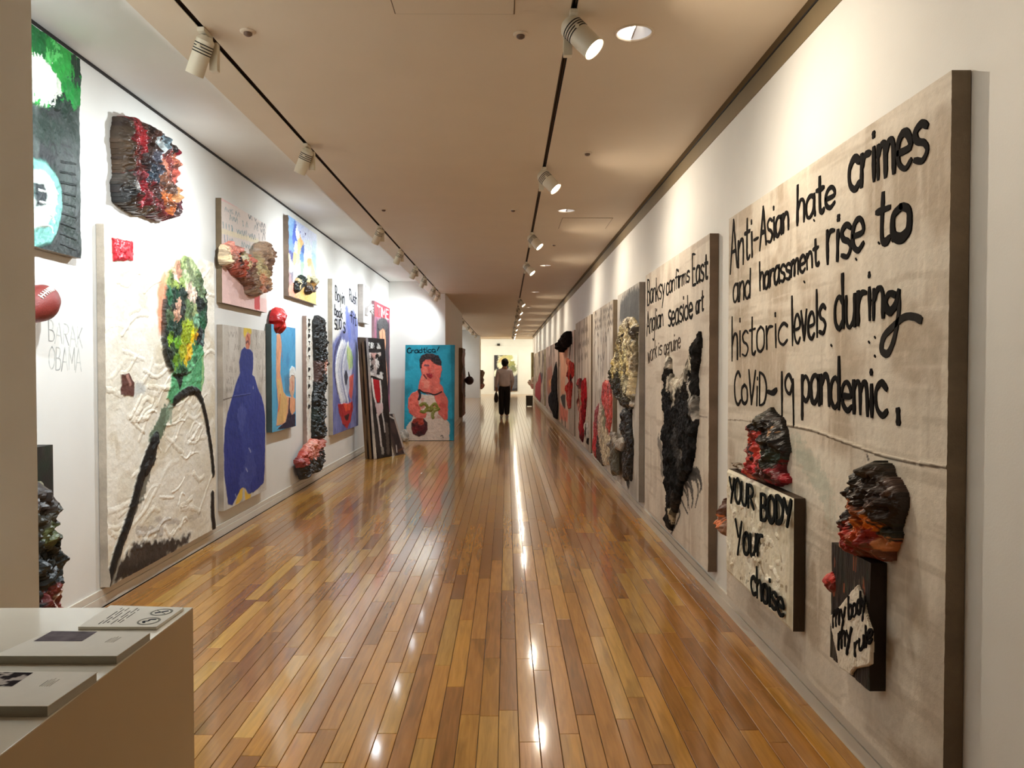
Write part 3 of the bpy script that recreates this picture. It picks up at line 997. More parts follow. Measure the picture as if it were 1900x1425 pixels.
# small notice with two round pictograms
q = flat_quad([(145, 1163), (290, 1163), (341, 1127), (205, 1123)], ZT + .008)
org = (q[0][0], q[0][1], ZT)
t = thing('notice_card', 'small white notice card with two round pictograms at the plinth far corner', 'notice', None, Matrix.Translation(org))
slab('card', q, ZT + .0006, ZT + .008, M_PAPER, t, org)
M_GREY = mat('print_grey', (96, 94, 86), .7, noise=.1)
ink = FlatInk(ZT + .008, (0, 0), (96, 94, 86), 4)
for k, x in enumerate((.18, .225, .27, .34, .385, .43)):
    x_ = x + .03
    a, b = lerp(lerp(q[0], q[1], x_), lerp(q[3], q[2], x_), .12 + .03 * (k % 3)), lerp(lerp(q[0], q[1], x_), lerp(q[3], q[2], x_), .9 - .06 * (k % 2))
    n = 9
    for i in range(n):
        if (i * 7 + k) % 5 == 4:
            continue
        ink.ribbon([lerp(a, b, i / n), lerp(a, b, (i + .8) / n)], .0032, .0002)
o = ink.build('printed_lines', t); o.location = (-org[0], -org[1], ZT + .008 - org[2]); o.rotation_euler = (-math.pi / 2, 0, 0)
for cxp, cyp, hook in ((.80, .27, True), (.80, .72, False)):
    c0 = lerp(lerp(q[0], q[1], cxp), lerp(q[3], q[2], cxp), cyp)
    ink = FlatInk(ZT + .008, (0, 0), (150, 148, 136), 4)
    R_ = .025
    ink.ribbon([(c0[0] + R_ * math.cos(u), c0[1] + R_ * math.sin(u)) for u in np.linspace(0, 6.3, 28)], .005, .0002)
    if hook:
        ink.ribbon(catmull([(c0[0] - .006, c0[1] - .012), (c0[0] - .012, c0[1] - .002), (c0[0] - .002, c0[1] + .001), (c0[0] - .001, c0[1] + .011), (c0[0] + .012, c0[1] + .012)], 4), .006, .0002, col=(40, 44, 52))
    else:
        ink.ribbon([(c0[0] - .012, c0[1] - .006), (c0[0] + .012, c0[1] + .009)], .009, .0002, col=(58, 62, 72))
        ink.ribbon([(c0[0] - .015, c0[1] + .012), (c0[0] + .014, c0[1] - .012)], .003, .0003, col=(150, 148, 136))
    o = ink.build('pictogram', t); o.location = (-org[0], -org[1], ZT + .008 - org[2]); o.rotation_euler = (-math.pi / 2, 0, 0)


def booklet(front, back, thick, pic, label, dark, low):
    """front/back: px of the near and far edges of the cover (left, right)"""
    q = flat_quad([front[0], front[1], back[1], back[0]], ZT + thick)
    org = (q[1][0], q[1][1], ZT)
    t = thing('booklet', label, 'booklet', 'booklets on the plinth', Matrix.Translation(org))
    ins = [lerp(q[0], q[2], .006), lerp(q[1], q[3], .006), lerp(q[2], q[0], .006), lerp(q[3], q[1], .006)]
    slab('pages', ins, ZT + .0006, ZT + thick - .0012, M_PAGES, t, org)
    slab('cover', q, ZT + thick - .0012, ZT + thick, M_PAPER, t, org)
    pq = flat_quad(pic, ZT + thick)
    fr = Frame((org[0], org[1], ZT + thick), (1, 0, 0), (0, 1, 0))
    # printed photograph on the cover: grid with its own tones
    n = 22
    V, Q, C = [], [], []
    for j in range(n + 1):
        for i in range(n + 1):
            p = lerp(lerp(pq[0], pq[1], i / n), lerp(pq[3], pq[2], i / n), j / n)
            V.append((p[0] - org[0], p[1] - org[1], thick + .0003))
    u = np.array(V)
    f = fbm(u[:, 0] * 45 + 3, u[:, 1] * 60, 8 if dark else 5, 4)
    if dark:
        C = np.where(f[:, None] > .56, np.array(lin((186, 176, 168))), np.array(lin((40, 32, 34))) * (.6 + f[:, None]))
    else:
        C = np.array(lin((112, 104, 108)))[None] * (.55 + .9 * f[:, None])
    Q = [(j * (n + 1) + i, j * (n + 1) + i + 1, (j + 1) * (n + 1) + i + 1, (j + 1) * (n + 1) + i) for j in range(n) for i in range(n)]
    link('cover_picture', np_mesh('cover_picture', V, Q, C), M_FLATINK, t)
    ink = FlatInk(ZT + thick, (0, 0), (176, 170, 160), 4)
    for k in range(5):
        x_ = .72 + .018 * k
        a, b = lerp(lerp(q[0], q[1], x_), lerp(q[3], q[2], x_), .55), lerp(lerp(q[0], q[1], x_), lerp(q[3], q[2], x_), .9)
        ink.ribbon([a, lerp(a, b, .5 + .1 * (k % 3))], .0014, .0002)
    o = ink.build('fine_print', t); o.location = (-org[0], -org[1], thick); o.rotation_euler = (-math.pi / 2, 0, 0)
    return t


booklet([(-14, 1217), (217, 1217)], [(92, 1171), (280, 1173)], .019, [(62, 1190), (152, 1190), (181, 1172), (96, 1171)],
        'white booklet with grey cover picture lying behind the other booklet on plinth', False, 0)
booklet([(-160, 1310), (89, 1310)], [(-60, 1245), (181, 1247)], .021, [(-60, 1274), (22, 1274), (62, 1248), (-20, 1247)],
        'white booklet with dark cover picture, the nearest one on the plinth', True, 0)

# ------------------------------------------------------------------ left wall
LG = 'works on the left wall'


def picture(name, label, fr, cat='painting', group=LG):
    return thing(name, label, cat, group, fr.M)


# --- tall dark painting high by the pillar
a = hit(145, 110, 0, XL + .05); b = hit(143, 478, 0, XL + .05)
fr = Frame((XL + .003, 3.35, b.z), (0, 1, 0)); w, h = a.y - 3.35, a.z - b.z
cv = Canvas(fr, w, h, .05, 150, 330, (46, 52, 50), 11, (120, 100, 76))
cv.wash((74, 82, 78), 7, 4, .45, .7); cv.wash((22, 24, 26), 9, 5, .5, .68, .9); cv.wash((24, 44, 34), 5, 6, .5, .7, .7)
cv.seeds([(40, 20), (150, 100), (150, 190), (125, 215), (60, 190)], [(90, 85, .06, (32, 120, 52)), (110, 130, .12, (44, 148, 62)), (125, 165, .1, (30, 130, 56)), (95, 100, .07, (88, 184, 98)), (140, 130, .05, (26, 52, 36)),
         (84, 140, .07, (222, 230, 214)), (95, 158, .05, (200, 210, 190)), (120, 200, .08, (24, 44, 34)), (80, 75, .06, (20, 92, 44))], .03, .02, .012, .06)
cv.poly([(60, 130), (86, 118), (96, 140), (98, 172), (80, 178), (60, 168)], (220, 226, 212), .02, .01, h=.014)
cv.poly([(60, 296), (84, 300), (100, 320), (113, 350), (114, 390), (106, 430), (92, 452), (60, 460)], (112, 170, 160), .012, .015, h=.01, jit=.3)
cv.poly([(60, 318), (78, 318), (96, 338), (102, 366), (96, 400), (80, 420), (60, 424)], (206, 222, 212), .014, .012, h=.008, jit=.25)
cv.poly([(60, 340), (75, 342), (83, 360), (78, 380), (60, 386)], (30, 38, 40), .012, .008)
for k in range(5):
    cv.stroke([(66, 330 + k * 22), (90, 340 + k * 20), (104 - k * 2, 360 + k * 18)], .012, (236, 242, 236), .7, .8, h=.004)
for k in range(9):
    cv.stroke([(112, 300 + k * 19), (140, 304 + k * 20)], .012, (30, 34, 36), .7, .9, h=.004)
cv.stroke([(92, 262), (92, 290), (104, 290), (104, 270), (92, 268)], .016, (26, 30, 30), .9)
cv.stroke([(115, 268), (132, 274)], .015, (26, 30, 30), .9); cv.stroke([(120, 282), (134, 290)], .013, (26, 30, 30), .9)
cv.texture(.012, 26, 16)
t = picture('abstract_painting', 'tall dark painting with green top and teal ring, high beside the near pillar', fr)
cv.build('canvas', M_PAINT, t)

# --- football
bm = bmesh.new()
prof = [(0, -.145), (.018, -.138), (.05, -.112), (.078, -.07), (.094, -.02), (.096, .0), (.094, .02), (.078, .07), (.05, .112), (.018, .138), (0, .145)]
ring_bm(bm, [(.001, -.145)] + prof[1:-1] + [(.001, .145)], (0, 0, 0), 32)
c = hit(72, 563, 0, XL + .101)
t = thing('football', 'reddish brown football with white laces mounted by the near pillar', 'football', None, Matrix.Translation(c) @ Matrix.Rotation(math.radians(-62), 4, 'X'))
link('ball', done(bm, 'ball'), mat('red_leather', (124, 46, 40), .45, noise=.12, nscale=30, bump=.5, bscale=260), t)
th = math.radians(-46)
dl = Vector((math.cos(th), math.sin(th), 0))


def ball_r(z):
    for (r0, z0), (r1, z1) in zip(prof, prof[1:]):
        if z0 <= z <= z1:
            return r0 + (r1 - r0) * (z - z0) / (z1 - z0)
    return 0


for k in range(8):
    z = -.055 + k * .0155
    bm = bmesh.new(); r = ball_r(z) + .001
    tn = Vector((-dl.y, dl.x, 0))
    cyl_bm(bm, dl * r - tn * .015 + Vector((0, 0, z)), dl * (r + .003) + Vector((0, 0, z)), .0032, n=8)
    cyl_bm(bm, dl * (r + .003) + Vector((0, 0, z)), dl * r + tn * .015 + Vector((0, 0, z)), .0032, n=8)
    link('lace', done(bm, 'lace'), mat('white_lace', (228, 224, 216), .7, noise=.05), t)
bm = bmesh.new()
for z in np.linspace(-.06, .05, 8):
    cyl_bm(bm, dl * (ball_r(z) + .0015) + Vector((0, 0, z)), dl * (ball_r(z + .016) + .0015) + Vector((0, 0, z + .016)), .003, n=8)
link('lace_seam', done(bm, 'lace_seam'), mat('white_lace'), t)['kind'] = 'stuff'

# --- dark encrusted board standing by the pillar
a = hit(97, 825, 0, XL + .08)
fr = Frame((XL + .003, 3.45, .05), (0, 1, 0)); w, h = a.y - 3.45, a.z - .05
cv = Canvas(fr, w, h, .08, 50, 90, (38, 36, 34), 21, (30, 26, 24))
cv.wash((62, 58, 52), 6, 4, .5, .7); cv.wash((34, 44, 36), 8, 6, .5, .7)
t = picture('encrusted_board', 'dark board crusted with black green paint, low beside the near pillar', fr, 'relief')
cv.build('board', M_PAINT, t)
relief('paint_crust', t, fr, [(30, 905), (70, 890), (84, 905), (96, 950), (100, 985), (103, 1000), (108, 1015), (107, 1060), (103, 1085), (104, 1100), (108, 1160), (30, 1170)], .078, .13,
       [(75, 985, .05, (84, 92, 54)), (85, 960, .08, (60, 56, 46)), (80, 1000, .05, (70, 78, 44)), (90, 1030, .1, (24, 28, 26)), (80, 1060, .1, (18, 22, 22)), (95, 1050, .06, (40, 44, 40)), (98, 1010, .05, (44, 48, 40)),
        (80, 1095, .05, (104, 32, 24)), (92, 1102, .05, (122, 48, 36)), (84, 1112, .03, (196, 176, 160)), (75, 1110, .04, (90, 24, 20)), (70, 930, .05, (52, 44, 40))],
       step=.011, rough=.02, nscale=14, namp=1.2, edge=.05, ridge=.04, seed=31)
relief('pale_profile', t, fr, [(60, 893), (80, 892), (84, 898), (79, 908), (80, 925), (79, 935), (74, 945), (60, 950)], .08, .05,
       [(75, 895, .02, (120, 112, 84)), (74, 915, .02, (40, 36, 32)), (76, 932, .02, (206, 196, 176))], step=.007, rough=.006, seed=37)

# --- craggy red relief
fr, w, h = left_frame(229, 322, 213, 390, .05)
t = picture('craggy_relief', 'craggy thick red and black paint relief high on the left wall', fr, 'relief')
fr0 = fr
relief('paint_crust', t, fr, [(226, 217), (238, 213), (256, 221), (268, 229), (277, 232), (290, 237), (298, 256), (312, 258), (319, 272), (325, 284), (322, 295), (323, 320), (324, 338), (322, 360), (321, 385), (318, 405),
                              (305, 411), (285, 402), (262, 398), (238, 385), (226, 375), (222, 345), (226, 320), (224, 280), (222, 240)], .0, .13,
       [(228, 240, .05, (77, 62, 49)), (228, 290, .06, (74, 55, 37)), (228, 330, .05, (59, 52, 45)), (244, 240, .06, (148, 30, 37)), (248, 265, .05, (156, 37, 44)), (262, 240, .07, (82, 49, 39)), (285, 240, .05, (62, 37, 30)),
        (264, 262, .06, (67, 44, 35)), (292, 266, .045, (124, 144, 153)), (282, 270, .04, (173, 180, 180)), (298, 256, .04, (94, 109, 118)), (311, 265, .04, (25, 22, 24)), (321, 280, .04, (118, 20, 37)),
        (240, 300, .07, (94, 34, 27)), (255, 300, .05, (60, 42, 39)), (273, 300, .05, (71, 71, 81)), (268, 318, .06, (44, 52, 62)), (258, 325, .05, (66, 81, 94)), (262, 322, .012, (193, 195, 197)),
        (300, 300, .05, (126, 59, 54)), (310, 298, .04, (173, 101, 77)), (296, 320, .05, (173, 109, 87)), (310, 330, .05, (180, 91, 77)), (300, 335, .04, (92, 50, 42)), (285, 340, .05, (126, 84, 64)),
        (242, 330, .05, (126, 34, 44)), (247, 360, .06, (133, 24, 34)), (262, 352, .05, (126, 49, 52)), (258, 372, .05, (101, 17, 25)), (280, 355, .05, (81, 45, 40)), (300, 352, .05, (81, 59, 49)), (298, 372, .05, (176, 97, 49)),
        (312, 360, .04, (173, 126, 84)), (316, 390, .05, (76, 29, 37)), (312, 396, .02, (190, 165, 165)), (285, 382, .06, (89, 27, 29)), (240, 380, .05, (52, 40, 30)), (262, 392, .05, (72, 52, 34)), (225, 355, .05, (34, 34, 35)), (232, 340, .03, (143, 139, 134))],
       step=.0065, rough=.014, nscale=15, namp=1.1, edge=.035, warp=.035, ridge=.05, seed=41, base=.3, grime=((46, 30, 26), .85, 26))

# --- big green-faced portrait
fr, w, h = left_frame(192, 398, 415, 1094, .05)
t = picture('portrait_painting', 'large cream portrait of a green faced figure in a black collar', fr)
cv = Canvas(fr, w, h, .05, 230, 520, (232, 224, 206), 51, (176, 164, 148))
cv.wash((242, 236, 222), 5, 5, .42, .62, .9); cv.wash((214, 200, 172), 4, 6, .52, .75, .7); cv.wash((206, 190, 160), 9, 2, .55, .75, .6, [(190, 800), (225, 800), (235, 1050), (192, 1090)])
r51 = random.Random(5)
for k in range(120):   # impasto sweeps
    x = r51.uniform(.05, w - .05); z = r51.uniform(.1, h - .1)
    a_ = r51.gauss(.25, .35); L_ = r51.uniform(.12, .4); bend = r51.uniform(-.06, .06)
    cv.stroke([(x - L_ / 2 * math.cos(a_), z - L_ / 2 * math.sin(a_)), (x, z + bend), (x + L_ / 2 * math.cos(a_), z + L_ / 2 * math.sin(a_))], r51.uniform(.02, .05), r51.choice([(246, 240, 226), (236, 228, 210), (226, 214, 192)]), .45, .8, h=r51.uniform(.002, .006), local=True)
cv.poly([(250, 1003), (320, 998), (352, 990), (348, 1012), (318, 1030), (280, 1052), (212, 1080), (222, 1040), (236, 1028)], (62, 52, 46), .05, .03, h=.004, jit=.4)
cv.poly([(196, 1083), (226, 1050), (290, 1036), (320, 1030), (260, 1062)], (44, 36, 32), .03, .02, jit=.3)
cv.stroke([(290, 965), (330, 968)], .05, (176, 168, 164), .5, 1.2); cv.stroke([(255, 985), (300, 985)], .06, (150, 140, 134), .5, 1.2); cv.stroke([(345, 965), (372, 955)], .05, (170, 160, 150), .4, 1.2)
cv.stroke([(272, 880), (262, 912), (246, 945)], .11, (70, 70, 58), .8, .9)
cv.stroke([(305, 768), (296, 795), (285, 812)], .14, (86, 104, 82), .95, .7, h=.006)
cv.stroke([(318, 748), (310, 775)], .09, (130, 150, 126), .9, .8)
cv.stroke([(288, 812), (282, 850), (270, 872)], .10, (34, 32, 28), 1, .35, h=.014)
cv.stroke([(284, 820), (262, 880), (243, 950), (222, 1010), (201, 1078)], .115, (26, 23, 21), 1, .3, h=.018, w1=.10)
cv.stroke([(220, 1040), (206, 1085)], .05, (150, 150, 140), .7, .8)
cv.poly([(300, 510), (320, 494), (332, 520), (318, 570), (306, 640), (294, 610), (290, 540)], (240, 142, 100), .03, .03, alpha=.9, jit=.2)
cv.poly([(318, 690), (336, 700), (362, 664), (374, 620), (378, 700), (372, 728), (352, 728), (330, 742), (318, 752), (308, 738), (314, 716)], (84, 156, 106), .012, .01, h=.008, jit=.3)
cv.stroke([(376, 660), (373, 720)], .05, (148, 190, 128), .9, .7); cv.stroke([(366, 650), (352, 690), (338, 735)], .06, (118, 190, 140), .8, .8, h=.004)
FACE = [(338, 474), (325, 482), (314, 494), (306, 520), (302, 560), (300, 600), (300, 640), (305, 668), (312, 686), (318, 692), (334, 697), (348, 690), (360, 668), (372, 640), (378, 600), (379, 555), (373, 520), (362, 494), (350, 478)]
cv.seeds(FACE, [(335, 484, .05, (140, 156, 100)), (350, 495, .08, (164, 176, 128)), (325, 500, .05, (222, 158, 128)), (322, 512, .03, (240, 214, 196)), (340, 515, .06, (176, 190, 140)), (365, 520, .06, (96, 112, 76)), (370, 540, .05, (130, 150, 110)),
                (312, 515, .04, (120, 140, 80)), (318, 530, .04, (150, 168, 84)), (345, 535, .04, (230, 196, 176)), (352, 548, .035, (226, 200, 180)), (335, 525, .05, (140, 160, 92)),
                (320, 545, .05, (30, 62, 46)), (335, 545, .05, (28, 44, 38)), (310, 550, .04, (46, 96, 66)), (305, 560, .04, (40, 48, 38)), (328, 565, .035, (196, 150, 126)), (338, 570, .035, (28, 28, 28)), (318, 572, .03, (34, 36, 32)),
                (322, 588, .04, (190, 140, 112)), (334, 582, .025, (40, 30, 26)), (345, 575, .05, (96, 116, 74)), (356, 575, .04, (150, 160, 110)), (310, 590, .05, (70, 90, 56)), (366, 565, .05, (22, 28, 24)), (372, 590, .05, (34, 84, 56)),
                (312, 600, .05, (24, 66, 50)), (322, 610, .06, (22, 46, 34)), (345, 605, .05, (150, 168, 40)), (355, 612, .03, (204, 204, 20)), (352, 626, .035, (238, 196, 24)), (357, 622, .03, (240, 170, 30)), (360, 595, .04, (120, 164, 130)),
                (340, 620, .06, (136, 150, 30)), (313, 632, .04, (126, 170, 34)), (324, 634, .04, (96, 146, 34)), (318, 648, .05, (36, 58, 26)), (308, 655, .05, (24, 32, 22)), (303, 620, .04, (22, 36, 26)), (335, 650, .05, (146, 152, 26)),
                (345, 655, .04, (220, 168, 40)), (340, 665, .03, (206, 176, 40)), (325, 668, .05, (104, 146, 40)), (366, 625, .05, (22, 30, 30)), (372, 630, .03, (90, 110, 106)), (360, 650, .05, (70, 140, 92)), (330, 685, .05, (54, 96, 62)), (313, 680, .03, (60, 92, 60)), (350, 675, .04, (96, 160, 110))],
         .014, .008, .022, .03, .25, ((28, 42, 32), .6, 22))
cv.stroke([(303, 560), (300, 610), (303, 655), (314, 684)], .04, (26, 30, 24), .9, .8, h=.008)
cv.stroke([(376, 540), (379, 580), (376, 635)], .05, (26, 40, 32), .9, .8, h=.008)
cv.poly([(318, 694), (344, 690), (336, 706), (331, 722), (326, 706)], (32, 40, 34), .02, .01)
cv.stroke([(322, 744), (336, 732), (352, 725), (366, 730), (376, 752), (386, 800), (393, 852), (395, 880)], .085, (30, 28, 24), 1, .35, h=.012, w1=.07)
cv.stroke([(394, 918), (394, 950), (397, 984)], .085, (34, 28, 26), 1, .35, h=.010)
cv.stroke([(318, 752), (316, 785)], .035, (150, 160, 140), .8, .8)
cv.poly([(223, 695), (238, 692), (249, 712), (248, 736), (224, 733)], (94, 58, 50), .012, .006, h=.006)
cv.stroke([(234, 697), (240, 712)], .03, (176, 130, 118), .9, .9); cv.poly([(250, 712), (270, 710), (268, 728), (250, 734)], (186, 190, 190), .03, .02, alpha=.7)
cv.texture(.006, 14, 20)
cv.build('canvas', M_PAINT, t)
relief('red_square', t, fr, [(210, 440), (248, 448), (248, 484), (212, 485)], .05, .02, [(228, 462, .1, (196, 26, 44)), (240, 475, .04, (214, 60, 70)), (225, 450, .04, (170, 14, 34))], step=.006, rough=.006, edge=.02, seed=57, nscale=22)

# --- faint pencilled words on the wall
fr = Frame((XL, 4.0, 1.2), (0, 1, 0))
t = thing('pencil_lettering', 'faint pencilled wall lettering left of the large green faced portrait', 'lettering', None, fr.M)
ink = Ink(fr, .0003, (172, 172, 168), 3)
ink.word('BARAK', 89, 632, 154, 646, 40, 38, .009, .0004)
ink.word('OBAMA', 90, 685, 152, 688, 42, 44, .009, .0004)
ink.build('letters', t)

# --- text painting with a torn clump of paint
A = lambda L: cr(380, 340, 4.453, L)
fr, w, h = left_frame(410, 495, 367, 561, .05)
t = picture('text_painting', 'pink white canvas of teal words crossed by a torn clump of paint', fr)
cv = Canvas(fr, w, h, .05, 120, 230, (232, 220, 212), 61, (112, 94, 70))
cv.poly(A([(135, 700), (200, 705), (300, 800), (380, 920), (520, 960), (520, 1080), (130, 1000)]), (236, 198, 190), .01, .01, jit=.06)
cv.poly(A([(410, 900), (455, 920), (455, 1050), (410, 1040)]), (206, 70, 66), .008, .008, jit=.1)
cv.stroke(A([(140, 395), (300, 440), (440, 480)]), .05, (240, 228, 196), .8, .6)
cv.stroke(A([(140, 130), (350, 230), (500, 320)]), .03, (236, 190, 190), .7, .8)
r61 = random.Random(61)


def scrawl(cv, x0, y0, x1, y1, hgt, n, w_, col, alpha=.9, gap=.16):
    """a row of quick unreadable brush marks between two px points"""
    for i in range(n):
        if r61.random() < gap:
            continue
        u = (i + .15 + .2 * r61.random()) / n; v = (i + .95) / n
        ax, ay = x0 + (x1 - x0) * u, y0 + (y1 - y0) * u; bx, by = x0 + (x1 - x0) * v, y0 + (y1 - y0) * v
        k = r61.random()
        if k < .35:
            P = [(ax, ay - hgt * r61.uniform(.6, 1)), (ax + .2 * (bx - ax), ay)]
        elif k < .7:
            P = [(ax, ay - hgt * .55), ((ax + bx) / 2, ay - hgt * .05), (bx, by - hgt * .6)]
        else:
            P = [(ax, ay), ((ax + bx) / 2, ay - hgt * .7), (bx, by - .1 * hgt)]
        cv.stroke(P, w_ * r61.uniform(.8, 1.2), col, alpha * r61.uniform(.6, 1), .5)


for (x0, y0, x1, y1, hh, n, c_) in [(160, 225, 290, 280, 40, 6, (150, 164, 168)), (310, 275, 430, 320, 60, 5, (88, 106, 112)), (405, 345, 500, 370, 45, 5, (96, 104, 108)),
                                    (200, 300, 300, 345, 60, 5, (104, 142, 146)), (310, 350, 380, 380, 60, 3, (108, 146, 148)), (380, 370, 500, 420, 48, 5, (96, 108, 112)),
                                    (145, 360, 240, 400, 45, 4, (110, 152, 156)), (220, 395, 320, 435, 52, 5, (108, 150, 156)), (320, 430, 420, 470, 50, 5, (96, 130, 138)), (440, 470, 500, 470, 80, 2, (110, 104, 104)),
                                    (155, 480, 250, 505, 60, 4, (140, 156, 172)), (300, 520, 400, 560, 52, 6, (104, 150, 156))]:
    a_, b_ = A([(x0, y0), (x1, y1)])
    scrawl(cv, a_[0], a_[1], b_[0], b_[1], hh / 4.453, n, .017, c_)
cv.texture(.003, 26, 26)
cv.build('canvas', M_CANVAS, t)
relief('torn_clump', t, fr, A([(150, 590), (156, 520), (200, 498), (240, 485), (262, 515), (285, 555), (330, 575), (380, 620), (425, 650), (440, 600), (432, 540), (455, 495), (500, 478), (525, 495), (545, 530), (575, 580), (555, 612), (528, 660), (528, 720),
                               (518, 800), (510, 905), (480, 905), (455, 940), (395, 935), (365, 905), (352, 850), (300, 790), (245, 745), (215, 690), (158, 675), (150, 640)]), .05, .09,
       [(a0, b0, r0, c0) for (a0, b0), r0, c0 in zip(A([(150, 560), (200, 520), (250, 510), (240, 560), (160, 620), (200, 640), (255, 600), (260, 640), (300, 610), (350, 600), (290, 680), (250, 700), (330, 740), (320, 680), (380, 680), (370, 760), (420, 700), (340, 800), (390, 840), (430, 800),
                                                    (440, 860), (480, 740), (480, 820), (470, 900), (400, 900), (470, 520), (500, 560), (540, 560), (480, 620), (520, 600), (500, 680), (430, 760), (400, 720)]),
                                                 [.05, .05, .03, .05, .05, .05, .035, .03, .05, .05, .05, .05, .06, .05, .05, .05, .06, .06, .05, .06, .05, .06, .06, .05, .06, .06, .05, .05, .05, .04, .06, .04, .05],
                                                 [(238, 211, 172), (238, 154, 134), (143, 115, 131), (238, 152, 134), (236, 209, 166), (177, 129, 109), (60, 56, 60), (36, 34, 34), (238, 229, 188), (238, 143, 125), (184, 86, 63), (166, 81, 63), (131, 81, 68), (234, 209, 166), (229, 211, 166), (166, 134, 109), (238, 223, 177), (134, 93, 74), (154, 125, 99), (238, 177, 143), (238, 177, 152), (236, 216, 166), (223, 188, 154), (143, 120, 115), (150, 125, 102), (229, 202, 177), (218, 193, 172), (177, 145, 127), (238, 211, 188), (207, 182, 161), (166, 134, 115), (229, 188, 143), (238, 229, 184)])],
       step=.006, rough=.018, nscale=20, namp=1.3, edge=.035, warp=.03, ridge=.06, seed=63, jit=.2, grime=((96, 70, 58), .5, 30))

# --- small blue and yellow landscape
A = lambda L: cr(515, 390, 7.914, L)
fr, w, h = left_frame(533, 590, 399, 548, .05)
t = picture('landscape_painting', 'small blue white and yellow canvas with black blots high on the left wall', fr)
cv = Canvas(fr, w, h, .05, 90, 200, (226, 230, 232), 71, (140, 122, 108))
cv.seeds(A([(130, 50), (560, 340), (560, 1420), (130, 1300)]), [(a0, b0, r0, c0) for (a0, b0), r0, c0 in zip(
    A([(160, 150), (180, 300), (170, 450), (190, 560), (190, 640), (240, 430), (330, 180), (420, 240), (500, 350), (350, 330), (270, 380), (330, 500), (310, 540), (250, 520), (340, 650), (345, 600), (240, 720), (170, 700), (290, 740), (410, 600), (450, 640), (520, 760), (450, 560), (520, 500), (450, 760), (500, 830), (400, 720),
       (200, 850), (300, 850), (250, 900), (350, 880), (450, 880), (380, 940), (200, 980), (180, 1050), (230, 1000), (190, 1120), (200, 1220), (290, 1240), (350, 1250), (430, 1280), (500, 1290), (450, 1050), (350, 1180), (400, 1150)]),
    [.08] * 8 + [.1, .06, .05] + [.06] * 16 + [.07] * 18,
    [(142, 180, 222), (120, 160, 214), (104, 140, 206), (112, 140, 200), (74, 78, 130), (80, 100, 180), (190, 200, 230), (214, 220, 240), (220, 226, 244), (200, 206, 230), (232, 236, 238), (222, 176, 110), (226, 190, 130), (220, 226, 226), (96, 144, 206), (70, 100, 170), (234, 196, 120), (230, 206, 150), (238, 214, 150),
     (214, 222, 226), (226, 234, 236), (170, 204, 220), (220, 230, 232), (206, 224, 234), (216, 180, 120), (220, 196, 160), (236, 238, 234), (206, 226, 206), (190, 220, 200), (228, 236, 222), (160, 196, 160), (206, 220, 190), (228, 232, 222),
     (120, 110, 120), (160, 130, 130), (206, 200, 204), (226, 150, 130), (232, 150, 126), (224, 160, 110), (226, 176, 96), (230, 186, 96), (238, 206, 120), (226, 206, 150), (214, 164, 90), (200, 160, 100)])], .001, .02, .012, .03, .12)
ink = Ink(fr, .056, (44, 50, 118), 7)
for P in ([(205, 150), (210, 280)], [(205, 160), (250, 170)], [(210, 210), (260, 260)], [(270, 170), (290, 320)], [(250, 175), (300, 185)], [(330, 320), (355, 330), (340, 370), (360, 400)], [(380, 300), (370, 400)], [(380, 330), (405, 350), (385, 390)], [(415, 290), (410, 410)],
          [(455, 330), (450, 470)], [(455, 420), (480, 450)], [(490, 440), (485, 500)], [(515, 450), (510, 520)]):
    ink.line(A(P), .024)
cv.texture(.006, 22, 18)
cv.build('canvas', M_PAINT, t)
ink.build('lettering', t)
for nm, P, sdl, sd_ in (('black_blot', [(265, 1090), (290, 1010), (330, 960), (365, 945), (400, 980), (418, 1040), (395, 1120), (345, 1190), (290, 1220), (265, 1170)], [(350, 1000, .06, (24, 34, 28)), (300, 1060, .03, (206, 184, 140)), (350, 1120, .06, (22, 24, 22)), (305, 1160, .03, (196, 170, 120)), (280, 1130, .03, (30, 30, 26))], 73),
                        ('brown_blot', [(420, 1060), (450, 1040), (500, 1090), (515, 1020), (545, 1060), (560, 1140), (545, 1215), (510, 1200), (490, 1240), (440, 1240), (410, 1200), (430, 1130)], [(450, 1080, .04, (110, 80, 44)), (450, 1180, .05, (46, 32, 24)), (480, 1220, .04, (66, 44, 26)), (530, 1120, .05, (40, 34, 40)), (505, 1110, .03, (150, 104, 40)), (545, 1190, .03, (120, 104, 110))], 75),
                        ('white_blot', [(500, 985), (560, 965), (590, 1040), (585, 1110), (560, 1120), (530, 1030)], [(550, 1020, .05, (226, 222, 190)), (575, 1090, .04, (206, 184, 140))], 77)):
    relief(nm, t, fr, A(P), .055, .07, [(*A([(a0, b0)])[0], r0, c0) for a0, b0, r0, c0 in sdl], step=.009, rough=.012, nscale=16, edge=.04, ridge=.03, seed=sd_)

# --- blue dress
A = lambda L: cr(380, 560, 3.5625, L)
fr, w, h = left_frame(412, 492, 602, 950, .05)
t = picture('dress_painting', 'tall grey canvas of a blond figure in a long blue dress', fr)
cv = Canvas(fr, w, h, .05, 130, 400, (196, 188, 176), 81, (160, 146, 130))
cv.wash((214, 208, 198), 9, 4, .4, .65, .8); cv.wash((166, 156, 142), 12, 3, .52, .72, .8)
for (x0, y0, x1, y1) in [(150, 230, 240, 235), (330, 235, 400, 245), (150, 310, 230, 320), (330, 310, 400, 310), (140, 390, 220, 400), (330, 370, 400, 380), (140, 460, 210, 470), (340, 450, 400, 450), (140, 540, 200, 545), (360, 530, 400, 530), (140, 600, 180, 600)]:
    a_, b_ = A([(x0, y0), (x1, y1)])
    scrawl(cv, a_[0], a_[1], b_[0], b_[1], 14, 4, .016, (128, 118, 106), .6)
cv.stroke(A([(118, 650), (180, 632), (240, 624)]), .012, (96, 84, 74), .9)
